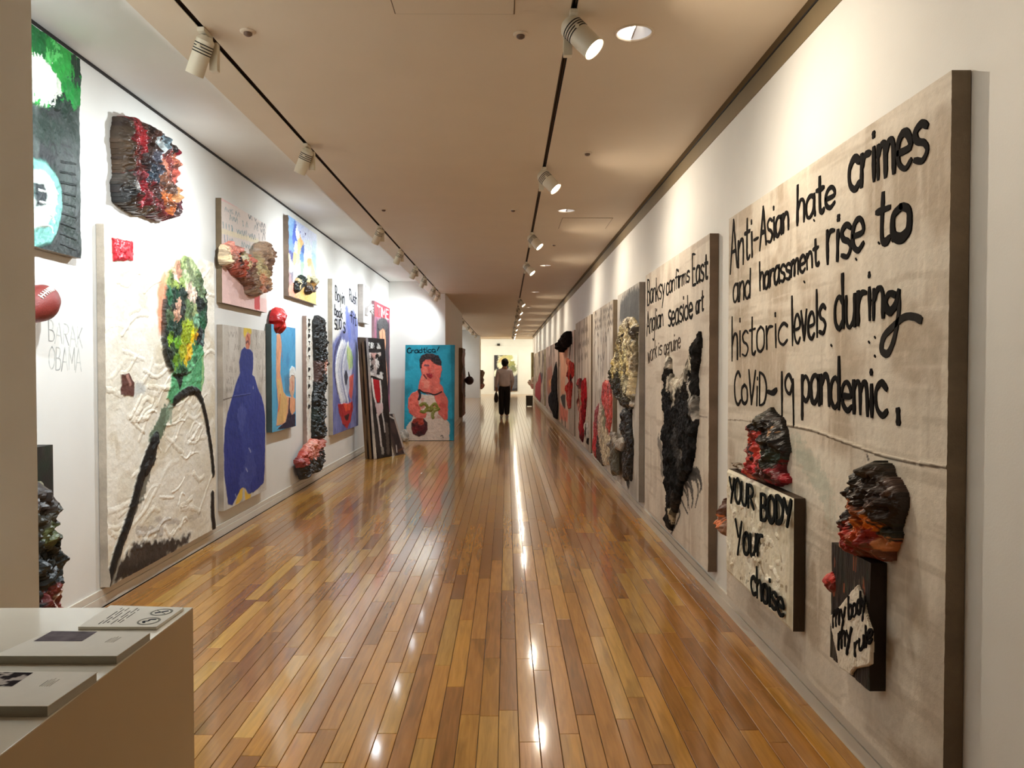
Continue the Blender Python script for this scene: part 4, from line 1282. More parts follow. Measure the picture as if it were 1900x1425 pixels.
cv.seeds(A([(240, 320), (262, 298), (285, 312), (305, 315), (318, 345), (320, 400), (318, 440), (312, 480), (330, 500), (345, 560), (372, 620), (388, 680), (398, 760), (398, 900), (396, 1080), (390, 1195), (355, 1230), (320, 1262), (285, 1270), (268, 1235), (255, 1225), (238, 1240), (205, 1300), (180, 1345), (152, 1340),
            (145, 1280), (128, 1150), (124, 980), (130, 840), (148, 740), (180, 625), (205, 540), (232, 470), (226, 400)]),
         [(*A([(a0, b0)])[0], r0, c0) for a0, b0, r0, c0 in [(270, 350, .2, (36, 50, 128)), (270, 500, .15, (40, 54, 136)), (300, 620, .15, (44, 58, 140)), (200, 640, .15, (36, 50, 130)), (240, 760, .1, (62, 74, 150)), (330, 760, .2, (40, 52, 136)), (180, 850, .15, (34, 48, 128)), (280, 900, .15, (46, 60, 142)), (360, 950, .2, (38, 52, 136)), (200, 1050, .2, (36, 48, 132)), (300, 1100, .15, (54, 66, 144)), (370, 1150, .15, (36, 48, 130)), (180, 1250, .15, (32, 44, 126)), (250, 1180, .08, (60, 72, 148)), (330, 1220, .1, (38, 50, 134)), (210, 580, .06, (58, 70, 146))]],
         .008, .006, .003, .05, .16)
for (a_, b_) in [((290, 970), (302, 990)), ((318, 560), (318, 572)), ((270, 1100), (280, 1120)), ((200, 1275), (206, 1290))]:
    cv.stroke(A([a_, b_]), .02, (150, 156, 196), .8, 1.0)
cv.stroke(A([(182, 630), (230, 624), (300, 612)]), .01, (22, 30, 90), .8); cv.stroke(A([(190, 622), (300, 604)]), .008, (96, 104, 170), .7)
cv.poly(A([(256, 172), (304, 166), (308, 205), (296, 214), (280, 200), (262, 240), (254, 210)]), (226, 194, 62), .012, .012, h=.004, jit=.2)
cv.poly(A([(270, 222), (284, 206), (300, 215), (300, 260), (294, 310), (272, 312), (268, 280)]), (214, 130, 96), .01, .008, h=.003, jit=.3)
cv.stroke(A([(272, 270), (284, 262), (290, 280)]), .025, (110, 50, 40), .9, .8); cv.stroke(A([(280, 225), (290, 250)]), .02, (150, 66, 46), .9, .8)
cv.poly(A([(200, 1342), (232, 1240), (252, 1228), (246, 1300), (222, 1335)]), (222, 182, 66), .006, .006, jit=.15)
cv.poly(A([(262, 1232), (280, 1268), (306, 1275), (300, 1305), (268, 1312)]), (222, 182, 66), .006, .006, jit=.15)
cv.texture(.003, 20, 26)
cv.build('canvas', M_CANVAS, t)

# --- swimmer with a raised arm ending in a red lump
A = lambda L: cr(480, 560, 4.191, L)
fr, w, h = left_frame(503, 548, 601, 803, .06)
t = picture('swimmer_painting', 'blue canvas of a white capped swimmer whose raised fist is a red lump', fr)
cv = Canvas(fr, w, h, .06, 90, 260, (78, 156, 198), 91, (70, 84, 84))
cv.wash((98, 176, 212), 4, 3, .4, .7, .8); cv.wash((62, 134, 182), 5, 4, .5, .75, .8)
cv.poly(A([(95, 600), (130, 560), (140, 800), (134, 1005), (92, 1010)]), (92, 172, 206), .02, .03, alpha=.8)
cv.poly(A([(200, 580), (240, 560), (250, 640), (235, 730), (205, 720)]), (70, 112, 142), .02, .03, alpha=.7)
cv.poly(A([(137, 250), (165, 250), (178, 330), (170, 440), (168, 560), (175, 600), (192, 700), (215, 730), (240, 742), (262, 735), (285, 755), (284, 850), (250, 890), (222, 900), (210, 940), (160, 962), (136, 965), (150, 800), (135, 620), (134, 430)]), (226, 160, 120), .006, .006, h=.004, jit=.18)
cv.poly(A([(142, 600), (165, 600), (186, 700), (215, 740), (222, 800), (205, 930), (140, 960), (152, 800)]), (222, 182, 116), .012, .014, jit=.2, alpha=.9)
cv.stroke(A([(165, 720), (160, 790), (150, 850)]), .03, (214, 110, 70), .9, .8); cv.stroke(A([(172, 260), (180, 380), (185, 460)]), .015, (150, 90, 96), .8, .6)
cv.poly(A([(232, 742), (240, 745), (236, 830), (252, 878), (268, 872), (282, 862), (284, 968), (210, 985), (140, 992), (170, 965), (205, 930), (224, 860)]), (42, 38, 62), .006, .005, h=.004, jit=.2)
cv.poly(A([(236, 590), (240, 530), (256, 500), (276, 508), (286, 550), (284, 600), (270, 570), (250, 572)]), (226, 226, 220), .008, .006, h=.008, jit=.06)
cv.poly(A([(238, 596), (252, 572), (272, 570), (280, 600), (278, 690), (266, 735), (250, 740), (236, 690)]), (222, 176, 146), .006, .006, h=.005, jit=.2)
cv.stroke(A([(256, 620), (262, 660), (258, 690)]), .02, (190, 76, 60), .9, .8)
cv.texture(.003, 16, 16)
cv.build('canvas', M_PAINT, t)
relief('red_fist', t, fr, A([(125, 100), (138, 60), (165, 40), (200, 48), (218, 80), (214, 120), (205, 150), (206, 190), (200, 235), (175, 258), (145, 252), (126, 210), (128, 170), (120, 150)]), .02, .11,
       [(*A([(a0, b0)])[0], r0, c0) for a0, b0, r0, c0 in [(170, 70, .06, (226, 44, 40)), (190, 110, .06, (206, 28, 30)), (150, 130, .06, (190, 22, 28)), (165, 170, .05, (230, 60, 50)), (160, 220, .06, (150, 18, 22)), (185, 210, .05, (196, 28, 28)), (145, 95, .04, (214, 40, 40))]],
       step=.007, rough=.004, nscale=9, namp=.9, edge=.09, warp=.03, jit=.16, smooth=True, ridge=.02, seed=93, flake=.03)

# --- narrow panel with a black fur column and a raw foot
fr, w, h = left_frame(568, 600, 586, 850, .05)
t = picture('fur_leg_panel', 'narrow white panel with a shaggy black leg ending in a pink foot', fr)
cv = Canvas(fr, w, h, .05, 60, 300, (228, 222, 210), 101, (158, 134, 122))
cv.wash((242, 238, 228), 12, 8, .4, .6); cv.wash((206, 190, 170), 14, 5, .55, .75, .6)
ink = Ink(fr, .056, (52, 46, 44), 9)
for k, (y0, ch) in enumerate([(128, 'R'), (165, 'L'), (205, 'E'), (250, 'a'), (300, 'F'), (355, 'e'), (410, 'h'), (510, 'F'), (570, 'T'), (640, 'c'), (715, 'R'), (800, 'G')]):
    x_, y_ = A([(394, y0 + 22)])[0]
    P = [[(-2.4, -5), (-2.6, 3)], [(-2.4, -5), (2, -4), (1.5, -1), (-2, -1)]] if k % 2 else [[(-2.2, -4), (2.4, -3)], [(0, -4), (.2, 3)]]
    for st in P:
        ink.line([(x_ + a0 * .55, y_ + b0 * .8) for a0, b0 in st], .018)
cv.texture(.014, 26, 26)
cv.build('panel', M_PAINT, t)
ink.build('lettering', t)
relief('fur_column', t, fr, A([(p0 + 9, p1) for p0, p1 in [(428, 150), (440, 112), (465, 105), (490, 130), (503, 170), (506, 250), (503, 330), (512, 400), (510, 460), (515, 510), (495, 520), (500, 600), (494, 700), (500, 780), (494, 900), (496, 1000), (490, 1062), (420, 1062), (418, 960), (422, 860), (424, 740), (434, 660), (440, 560), (436, 470), (436, 380), (430, 280)]]), .05, .075,
       [(*A([(a0, b0)])[0], r0, c0) for a0, b0, r0, c0 in [(460, 160, .09, (50, 50, 50)), (450, 220, .1, (30, 32, 32)), (480, 280, .1, (36, 38, 36)), (460, 360, .1, (22, 26, 24)), (490, 490, .035, (206, 150, 130)), (480, 480, .05, (44, 40, 38)), (460, 560, .09, (90, 66, 60)), (470, 640, .1, (34, 34, 34)), (450, 760, .1, (24, 28, 28)), (480, 800, .1, (50, 50, 48)), (455, 860, .1, (30, 44, 40)), (470, 960, .1, (22, 26, 24)), (450, 1030, .1, (28, 34, 32)), (482, 1040, .06, (52, 50, 46))]],
       step=.008, rough=.018, nscale=22, namp=1.2, edge=.035, warp=.04, ridge=.05, seed=103)
relief('raw_foot', t, fr, A([(396, 1100), (420, 1062), (470, 1066), (496, 1058), (502, 1080), (490, 1110), (488, 1200), (486, 1290), (470, 1325), (455, 1290), (440, 1330), (405, 1335), (375, 1360), (348, 1390), (330, 1350), (326, 1300), (302, 1260), (300, 1235), (330, 1200), (345, 1160), (375, 1120)]), .04, .10,
       [(*A([(a0, b0)])[0], r0, c0) for a0, b0, r0, c0 in [(430, 1090, .06, (226, 140, 120)), (470, 1090, .06, (196, 110, 92)), (400, 1140, .07, (230, 160, 140)), (380, 1190, .06, (214, 130, 112)), (430, 1170, .05, (206, 120, 100)), (340, 1230, .05, (196, 90, 76)), (320, 1250, .04, (150, 60, 56)), (470, 1200, .06, (56, 42, 36)), (440, 1240, .08, (44, 36, 30)), (380, 1270, .08, (52, 42, 36)), (340, 1310, .06, (40, 34, 30)), (350, 1370, .05, (48, 40, 34)), (465, 1290, .06, (40, 34, 30)), (400, 1310, .06, (60, 50, 42))]],
       step=.008, rough=.02, nscale=20, namp=1.2, edge=.035, warp=.035, ridge=.05, seed=107)

# --- blue and white ring painting with words
A = lambda L: cr(600, 505, 7.308, L)
B_ = lambda L: cr(590, 480, 3.5625, L)
fr, w, h = left_frame(616, 664, 517, 808, .06)
t = picture('ring_painting', 'tall violet blue canvas with black words over a white ring shape', fr)
cv = Canvas(fr, w, h, .06, 90, 300, (222, 222, 222), 111, (176, 164, 146))
cv.wash((236, 234, 226), 4, 4, .4, .6); cv.wash((206, 206, 222), 5, 4, .5, .7, .7)
cv.poly(B_([(95, 560), (180, 440), (190, 360), (235, 330), (268, 420), (270, 620), (275, 1140), (80, 1180), (78, 700)]), (112, 118, 172), .03, .05, jit=.3)
cv.wash((142, 146, 196), 6, 4, .45, .7, .7, B_([(80, 600), (270, 500), (275, 1140), (80, 1180)]))
cv.wash((80, 84, 146), 7, 4, .5, .7, .7, B_([(80, 900), (270, 900), (275, 1140), (80, 1180)]))
cv.stroke(B_([(190, 350), (200, 420), (210, 500)]), .22, (96, 112, 190), .9, .9); cv.stroke(B_([(230, 380), (240, 480)]), .12, (80, 84, 150), .8, .9)
cv.stroke(B_([(150, 530), (115, 610), (108, 740), (130, 880)]), .1, (58, 58, 104), .9, .7)
cv.poly(B_([(150, 545), (190, 560), (222, 600), (232, 700), (214, 820), (188, 945), (160, 950), (128, 870), (112, 740), (125, 620)]), (186, 188, 204), .02, .03, h=.004, jit=.3)
for dx_, w_, c_ in ((0, .16, (232, 232, 234)), (16, .12, (206, 206, 216)), (30, .07, (150, 152, 176)), (40, .09, (226, 226, 230)), (-8, .05, (240, 240, 240))):
    cv.stroke(B_([(160 + dx_, 560), (134 + dx_, 640), (124 + dx_, 740), (136 + dx_, 850), (158 + dx_, 940)]), w_, c_, .9, .8, h=.005)
cv.poly(B_([(185, 580), (212, 590), (230, 650), (228, 722), (204, 730), (190, 660)]), (164, 186, 132), .03, .03, jit=.4)
cv.stroke(B_([(196, 570), (206, 640), (204, 720)]), .08, (206, 206, 130), .7, 1.0); cv.stroke(B_([(220, 620), (226, 690)]), .06, (116, 150, 96), .7, 1.0)
cv.poly(B_([(170, 775), (178, 738), (190, 740), (197, 785), (190, 832), (177, 835)]), (38, 36, 44), .008, .02, jit=.3)
for k in range(6):
    cv.stroke(B_([(140 + 9 * k, 600), (128 + 12 * k, 720), (150 + 9 * k, 900)]), .025, (120, 124, 160), .6, .9)
cv.poly(B_([(205, 780), (235, 760), (232, 860), (222, 940), (205, 900)]), (214, 96, 84), .02, .015, jit=.35)
cv.poly(B_([(130, 960), (165, 955), (195, 960), (225, 940), (232, 980), (215, 1070), (190, 1125), (160, 1090), (140, 1020)]), (172, 36, 40), .02, .01, h=.006, jit=.3)
cv.poly(B_([(165, 960), (215, 955), (212, 1000), (180, 1010)]), (226, 80, 50), .02, .01, jit=.3)
cv.poly(B_([(170, 1040), (205, 1020), (198, 1065), (180, 1070)]), (60, 24, 28), .015, .01)
ink = Ink(fr, .068, (40, 40, 46), 13)
ink.word('Boyin', 622, 556, 640, 566, 26, 22, .017); ink.word('Rush', 648, 556, 663, 567, 22, 22, .018)
ink.word('book', 621, 584, 636, 592, 20, 18, .017); ink.word('SUO', 621, 611, 634, 611, 20, 19, .019)
ink.word('fit', 650, 598, 662, 604, 24, 20, .018); ink.word('S', 637, 617, 641, 618, 22, 20, .022)
cv.texture(.006, 16, 14)
cv.build('canvas', M_PAINT, t)
ink.build('lettering', t)

# --- small white panel with a hand
fr, w, h = left_frame(673.5, 686, 527, 598, .09)
t = picture('hand_relief', 'small white panel with a white hand reaching out, beside the red titled canvas', fr, 'relief')
cv = Canvas(fr, w, h, .09, 30, 60, (216, 212, 208), 121, (188, 180, 176))
cv.wash((234, 232, 230), 8, 4, .4, .6)
for k in range(4):
    cv.stroke([(676 + 2.4 * k, 529 + k * 1.5), (676.6 + 2.4 * k, 540 + k * 1.5)], .04, (96, 92, 92), .8, .5)
cv.build('panel', M_PAINT, t)
bm = bmesh.new()
hd = hit(683, 574, 0, XL + .14) - fr.o
o_ = Vector((hd.y, -.12, hd.z))
pts_ = [(o_, o_ + Vector((.16, -.05, .04)), .055, .065)]
for k in range(4):
    b0 = o_ + Vector((.15, -.05, .10 - .045 * k)); e0 = b0 + Vector((.12 + .03 * (k == 1), -.05, .03 - .03 * k)); pts_ += [(b0, e0, .02, .018), (e0, e0 + Vector((.09, .02, -.05)), .018, .013)]
pts_ += [(o_ + Vector((.02, -.03, .06)), o_ + Vector((.06, -.09, .14)), .02, .016), (o_ + Vector((-.02, .03, -.15)), o_ + Vector((.02, -.01, .0)), .045, .055)]
for p0, p1, r0, r1 in pts_:
    p0 = o_ + (p0 - o_) * .72; p1 = o_ + (p1 - o_) * .72; r0 *= .8; r1 *= .8
    cyl_bm(bm, p0, p1, r0, r1, 12)
    bmesh.ops.create_icosphere(bm, subdivisions=2, radius=r1 * 1.02, matrix=Matrix.Translation(p1))
me = done(bm, 'hand')
o = link('hand', me, mat('white_plaster', (196, 190, 188), .7, noise=.08, nscale=20, bump=.3), t)
md = o.modifiers.new('weld', 'REMESH'); md.mode = 'VOXEL'; md.voxel_size = .012; md.use_smooth_shade = True

# --- red canvas with white title
A = lambda L: cr(600, 505, 7.308, L)
fr, w, h = left_frame(694.5, 723, 558, 775, .05)
t = picture('magazine_cover_painting', 'tall red bordered canvas with white title and dark haired figure, beside the bay corner', fr)
cv = Canvas(fr, w, h, .05, 70, 240, (170, 90, 120), 131, (170, 130, 140))
cv.poly(A([(690, 390), (900, 490), (900, 640), (690, 600)]), (202, 24, 54), .004, .008, jit=.08)
cv.wash((92, 44, 78), 7, 4, .4, .6, .8, A([(690, 600), (900, 650), (900, 2200), (690, 2200)]))
cv.poly(A([(722, 650), (890, 690), (890, 1500), (860, 2000), (740, 2000), (722, 1200)]), (44, 30, 44), .03, .04, jit=.3)
cv.poly(A([(735, 640), (790, 610), (850, 640), (875, 700), (860, 800), (825, 800), (800, 760), (760, 800), (735, 760)]), (48, 44, 48), .03, .02, h=.01, jit=.4)
cv.poly(A([(755, 800), (800, 765), (835, 800), (845, 950), (835, 1100), (860, 1300), (870, 1500), (850, 1900), (800, 1900), (790, 1300), (770, 1000)]), (222, 152, 112), .02, .02, h=.006, jit=.2)
cv.stroke(A([(795, 800), (800, 900)]), .08, (90, 50, 40), .7, .7); cv.stroke(A([(818, 1050), (822, 1120)]), .08, (44, 34, 34), .9, .7)
cv.stroke(A([(780, 1500), (830, 2000)]), .2, (196, 130, 100), .8, .9); cv.stroke(A([(700, 1500), (890, 1950)]), .18, (150, 30, 44), .8, .8)
ink = Ink(fr, .056, (226, 206, 206), 3)
ink.word('TIME', 699.5, 584, 721, 593, 17, 17, .042, .003, jit=.1)
cv.texture(.006, 12, 12)
cv.build('canvas', M_PAINT, t)
ink.build('lettering', t)

# ------------------------------------------------------------------ canvases leaning together on the floor
LEAN = 'canvases leaning together at the bay corner'


def lean_frame(p_near, p_far, ang, off=0.0):
    a = hit(*p_near, 2, .002); b = hit(*p_far, 2, .002)
    r = (b - a); wd_ = r.length; r.normalize()
    into = Vector((0, 0, 1)).cross(r)
    up = Vector((0, 0, 1)) * math.cos(ang) + into * math.sin(ang)
    return Frame(a + into * off + Vector((0, 0, 0)), r, up), wd_, into


A = lambda L: cr(655, 615, 5.818, L)
fr, w, into = lean_frame((698, 852), (728, 846.5), .075)
h = 1.985
fr = Frame(fr.o + into * .05, fr.r, fr.u)
t = thing('leaning_canvas', 'black striped canvas with white words leaning foremost beside the bay corner', 'painting', LEAN, fr.M)
cv = Canvas(fr, w, h, .045, 90, 300, (36, 32, 32), 141, (206, 196, 180))
cv.wash((52, 48, 46), 8, 4, .5, .7)
cv.stroke(A([(110, 85), (165, 480), (205, 900), (250, 1380)]), .045, (216, 206, 190), 1, .4)
cv.seeds(A([(140, 110), (290, 130), (300, 190), (140, 185)]), [(*A([(a0, b0)])[0], r0, c0) for a0, b0, r0, c0 in [(150, 150, .06, (196, 192, 186)), (200, 150, .05, (206, 204, 200)), (270, 165, .06, (190, 188, 182)), (230, 130, .05, (30, 28, 28)), (235, 180, .04, (30, 28, 28)), (175, 120, .04, (34, 30, 30)), (290, 130, .05, (30, 28, 28)), (180, 175, .03, (40, 36, 36)), (255, 150, .02, (40, 36, 36))]], .01, .005, .004, .05)
cv.seeds(A([(140, 230), (300, 230), (330, 440), (320, 520), (270, 500), (165, 470)]), [(*A([(a0, b0)])[0], r0, c0) for a0, b0, r0, c0 in [(160, 240, .05, (206, 196, 190)), (190, 290, .05, (26, 24, 24)), (215, 250, .05, (196, 150, 140)), (270, 240, .05, (196, 180, 170)), (260, 290, .05, (26, 24, 24)), (170, 340, .05, (206, 202, 196)), (210, 330, .04, (150, 130, 124)), (260, 340, .05, (214, 206, 200)), (300, 310, .04, (30, 26, 26)), (190, 390, .06, (26, 24, 24)), (290, 390, .08, (26, 24, 24)), (180, 450, .05, (210, 204, 198)), (230, 440, .06, (170, 160, 156)), (280, 450, .05, (40, 36, 36)), (290, 490, .05, (214, 210, 204)), (240, 400, .03, (180, 160, 150))]], .01, .005, .006, .06)
cv.poly(A([(205, 510), (290, 530), (298, 700), (285, 765), (262, 770), (230, 690)]), (176, 30, 38), .006, .005, h=.004, jit=.2)
cv.stroke(A([(205, 515), (225, 680), (245, 760)]), .045, (222, 212, 204), 1, .5); cv.stroke(A([(292, 540), (305, 700), (305, 770)]), .05, (222, 212, 204), 1, .5)
cv.poly(A([(235, 760), (262, 775), (290, 775), (318, 770), (325, 870), (290, 890), (275, 920), (255, 880)]), (206, 180, 180), .012, .01, h=.004, jit=.2)
cv.stroke(A([(262, 900), (285, 1050), (305, 1230)]), .05, (206, 196, 190), 1, .5); cv.stroke(A([(312, 860), (330, 960), (345, 1080)]), .04, (206, 200, 196), .9, .5)
cv.stroke(A([(360, 1010), (372, 1150), (380, 1300)]), .09, (104, 92, 84), .7, .9); cv.stroke(A([(318, 1260), (322, 1310)]), .07, (196, 190, 180), .6, 1.2)
cv.texture(.004, 20, 20)
cv.build('canvas', M_PAINT, t)
for k, (dep, dx, hh, ww, cc, lab, bc) in enumerate([(.07, -.02, 1.94, .5, (34, 26, 24), 'dark canvas with raw wooden edge leaning just behind the black striped canvas', (132, 104, 70)),
                                                (.14, -.04, 2.00, .5, (64, 48, 36), 'brown edged canvas rearmost of the three tall leaning ones by the bay corner', (116, 90, 60))]):
    f2 = Frame(fr.o + into * dep + fr.r * dx, fr.r, fr.u)
    t = thing('leaning_canvas', lab, 'painting', LEAN, f2.M)
    c2 = Canvas(f2, ww, hh, .045, 24, 60, cc, 150 + k, bc)
    c2.wash((120, 92, 66) if k else (52, 42, 40), 3, 2, .45, .6)
    c2.build('canvas', M_PAINT, t)
    box('stretcher_bar', .03, ww - .03, -.03, -.002, hh - .06, hh - .012, M_BROWN, t)
fr2, w2, into2 = lean_frame((732, 845.3), (751.5, 841.3), .33)
f3 = Frame(fr2.o + into2 * .0, fr2.r, fr2.u)
t = thing('leaning_canvas', 'low dark canvas with pale border leaning in front of the tall striped one', 'painting', LEAN, f3.M)
c3 = Canvas(f3, w2 * .92, .72, .035, 40, 50, (40, 30, 30), 161, (120, 104, 92))
c3.wash((66, 48, 44), 6, 4, .45, .65)
c3.poly([(w2 * .92 - .055, 0), (w2 * .92, 0), (w2 * .92, .72), (w2 * .92 - .055, .72)], (168, 152, 140), .004, .006, local=True)
c3.stroke(A([(385, 910), (440, 940)]), .03, (196, 184, 172), .9)
c3.stroke([(.05, .05), (.09, .16)], .03, (200, 190, 180), .9, local=True); c3.stroke([(.1, .06), (.3, .09)], .03, (110, 66, 40), .8, local=True)
c3.build('canvas', M_PAINT, t)
p = hit(749, 819, 2, 0)
t = thing('crumpled_paper', 'crumpled grey and white paper on the floor between leaning canvases and cyan painting', 'paper', None, Matrix.Translation((p.x, p.y, 0)))
bm = bmesh.new(); bmesh.ops.create_icosphere(bm, subdivisions=4, radius=.11)
for v in bm.verts:
    n_ = float(fbm(np.array([v.co.x * 20 + v.co.z * 9]), np.array([v.co.y * 20 - v.co.z * 7]), 3, 3)[0])
    v.co *= .5 + .9 * n_; v.co.z = max(v.co.z * 1.5, -.08) + .081
link('paper_ball', done(bm, 'paper_ball'), mat('crumpled_sheet', (176, 170, 158), .7, noise=.5, nscale=12), t)

# --- cyan painting leaning by the end wall
a = hit(752, 819.5, 2, .0); b = hit(843, 817.5, 2, .0)
y0_ = 15.45
ax_, bx_ = (749.5 - 940) / 1400 * y0_, (842.5 - 940) / 1400 * y0_
fr = Frame((ax_, y0_ + .05, .0), (1, 0, 0), (0, math.sin(.13), math.cos(.13)))
w = bx_ - ax_
top_ = fr.px(790, 640, .05)[1]
h = top_
t = thing('cyan_portrait', 'bright cyan canvas of a coral figure holding a ball, standing before the bay end wall', 'painting', None, fr.M)
A = lambda L: cr(740, 630, 7.309, L)
cv = Canvas(fr, w, h, .05, 200, 300, (20, 140, 164), 171, (30, 92, 104))
cv.wash((32, 162, 190), 4, 3, .42, .62, .9); cv.wash((16, 112, 130), 4, 4, .55, .75, .7)
cv.poly(A([(700, 60), (760, 60), (760, 1400), (735, 1400), (715, 700)]), (14, 100, 116), .01, .01, alpha=.6)
cv.poly(A([(100, 1180), (180, 1080), (250, 900), (250, 820), (300, 740), (480, 760), (520, 850), (560, 980), (640, 1060), (690, 1150), (692, 1260), (680, 1375), (130, 1390)]), (216, 196, 178), .018, .012, h=.008, jit=.14)
cv.poly(A([(300, 400), (320, 310), (360, 270), (430, 270), (480, 320), (582, 360), (585, 420), (560, 520), (552, 600), (600, 640), (605, 700), (640, 770), (668, 830), (665, 1080), (620, 1090), (540, 1010), (520, 880), (480, 760), (520, 740), (400, 740), (330, 720), (280, 680), (270, 780), (265, 870), (310, 960), (380, 1010), (360, 1070), (230, 1060), (150, 1000), (122, 930), (132, 790), (190, 720), (262, 690), (280, 560), (310, 480)]), (222, 106, 90), .014, .008, h=.008, jit=.22)
cv.wash((236, 150, 128), 9, 7, .52, .7, .7, A([(310, 300), (560, 400), (540, 700), (300, 660)])); cv.wash((196, 70, 58), 8, 7, .55, .72, .7, A([(130, 800), (300, 700), (660, 820), (660, 1080), (140, 1060)]))
cv.poly(A([(290, 390), (285, 280), (300, 220), (370, 190), (450, 185), (530, 215), (575, 290), (580, 355), (530, 350), (470, 315), (430, 270), (370, 270), (325, 310), (310, 390)]), (44, 32, 34), .012, .008, h=.012, jit=.4)
cv.stroke(A([(355, 350), (400, 355)]), .05, (96, 60, 74), .9, .6); cv.poly(A([(375, 460), (455, 460), (460, 510), (430, 530), (395, 505)]), (160, 28, 40), .012, .006, h=.006, jit=.3)
cv.stroke(A([(340, 480), (375, 530)]), .03, (90, 24, 30), .9); cv.stroke(A([(400, 380), (420, 440)]), .05, (206, 76, 66), .8, .7)
cv.stroke(A([(270, 690), (290, 760), (272, 810)]), .05, (40, 26, 30), 1, .4); cv.stroke(A([(280, 680), (330, 715), (420, 730), (490, 750), (580, 710)]), .032, (50, 30, 32), 1, .5)
cv.seeds(A([(172, 1130), (200, 1075), (270, 1060), (340, 1070), (390, 1130), (390, 1220), (350, 1290), (270, 1318), (195, 1280), (170, 1200)]), [(*A([(a0, b0)])[0], r0, c0) for a0, b0, r0, c0 in [(210, 1100, .05, (150, 50, 36)), (300, 1120, .06, (170, 60, 40)), (370, 1120, .05, (60, 22, 22)), (250, 1150, .05, (90, 30, 28)), (220, 1220, .07, (110, 22, 24)), (300, 1200, .06, (90, 18, 22)), (350, 1240, .06, (72, 16, 20)), (280, 1280, .06, (60, 18, 20)), (190, 1160, .04, (60, 24, 24))]], .008, .006, .014, .03)
cv.stroke(A([(300, 890), (350, 870), (390, 920), (350, 980), (310, 975)]), .07, (128, 124, 44), 1, .5, h=.012); cv.stroke(A([(390, 960), (440, 965)]), .06, (122, 118, 40), 1, .6, h=.01)
cv.stroke(A([(430, 920), (490, 870), (520, 930), (440, 930), (500, 960), (540, 940)]), .065, (134, 130, 48), 1, .5, h=.012); cv.stroke(A([(490, 960), (460, 1010), (465, 1060)]), .07, (142, 140, 72), 1, .5, h=.012)
cv.stroke(A([(570, 1310), (590, 1300), (600, 1330)]), .025, (90, 80, 74), .8)
ink = Ink(fr, .054, (20, 34, 44), 5)
ink.word('Cradtico', *A([(110, 185)])[0], *A([(500, 168)])[0], 9, 9, .02, .003)
ink.line(A([(545, 100), (520, 150)]), .024, lift=.003); ink.line(A([(490, 165), (495, 168)]), .024, lift=.003)
cv.texture(.006, 14, 14)
cv.build('canvas', M_PAINT, t)
ink.build('lettering', t)

# ------------------------------------------------------------------ right wall
RG = 'canvases on the right wall'
INK = (20, 17, 16)

# --- nearest big canvas
fr, w, h = right_frame(1768, 1352, 130, .155, .057)
T1 = .06
t = thing('protest_painting', 'huge beige canvas about hate crimes, nearest on the right wall', 'painting', RG, fr.M)
cv = Canvas(fr, w, h, .057, 300, 420, (204, 194, 178), 201, (118, 102, 82))
cv.wash((214, 202, 184), 3, 2.2, .40, .66, .9); cv.wash((168, 150, 128), 4, 3, .46, .66, .8); cv.wash((222, 212, 196), 14, 1.6, .56, .74, .55)
cv.wash((222, 212, 196), 1.6, 14, .57, .74, .5); cv.wash((170, 156, 136), 1.4, 22, .60, .76, .5)
cv.wash((172, 158, 140), 5, 4, .46, .68, .6, [(1660, 1000), (1765, 960), (1765, 1420), (1640, 1380)])
cv.wash((226, 216, 200), 5, 3, .42, .64, .8, [(1500, 1100), (1560, 1180), (1650, 1390), (1500, 1300)])
cv.wash((224, 216, 200), 6, 4, .40, .6, .8, [(1480, 810), (1600, 850), (1570, 1000), (1490, 930)])
cv.wash((180, 188, 172), 6, 4, .40, .62, .8, [(1474, 815), (1500, 840), (1548, 930), (1536, 962), (1500, 900)])
for P in ([(1476, 822), (1500, 862), (1528, 905)], [(1484, 838), (1512, 878), (1538, 930), (1544, 962)]):
    cv.stroke(P, .12, (166, 176, 160), .35, 1.4)
cv.stroke([(1350, 779), (1375, 780), (1397, 783)], .007, (128, 112, 92), .9)
cv.stroke([(1449, 788), (1480, 793), (1515, 801), (1560, 818), (1605, 834), (1640, 846), (1690, 857), (1725, 863), (1756, 867)], .011, (96, 80, 62), .95, .5, h=.004)
cv.stroke([(1449, 784), (1480, 789), (1515, 797), (1560, 814), (1640, 842), (1756, 862)], .014, (226, 216, 198), .5, .6)
cv.poly([(1603, 868), (1640, 862), (1648, 900), (1632, 890)], (226, 216, 200), .03, .03, alpha=.7)
cv.stroke([(1609, 845), (1611, 852)], .014, (58, 50, 44), .9); cv.stroke([(1632, 868), (1645, 862)], .02, (50, 44, 40), .9, 1.0); cv.stroke([(1640, 866), (1644, 878)], .025, (60, 50, 44), .9, 1.2)
cv.texture(.0025, 40, 40)
for _ in range(160):
    x = rnd.uniform(.05, w - .05); z = rnd.uniform(.05, h - .05)
    v_ = rnd.random() < .5
    cv.stroke([(x, z), (x + (0 if v_ else rnd.uniform(-.4, .4)), z + (rnd.uniform(-.3, .3) if v_ else rnd.uniform(-.02, .02)))], rnd.uniform(.008, .03), rnd.choice([(226, 216, 200), (214, 200, 180), (166, 150, 130)]), .28, 1.2, local=True)
cv.build('canvas', M_CANVAS, t)
ink = Ink(fr, .0585, INK, 17)
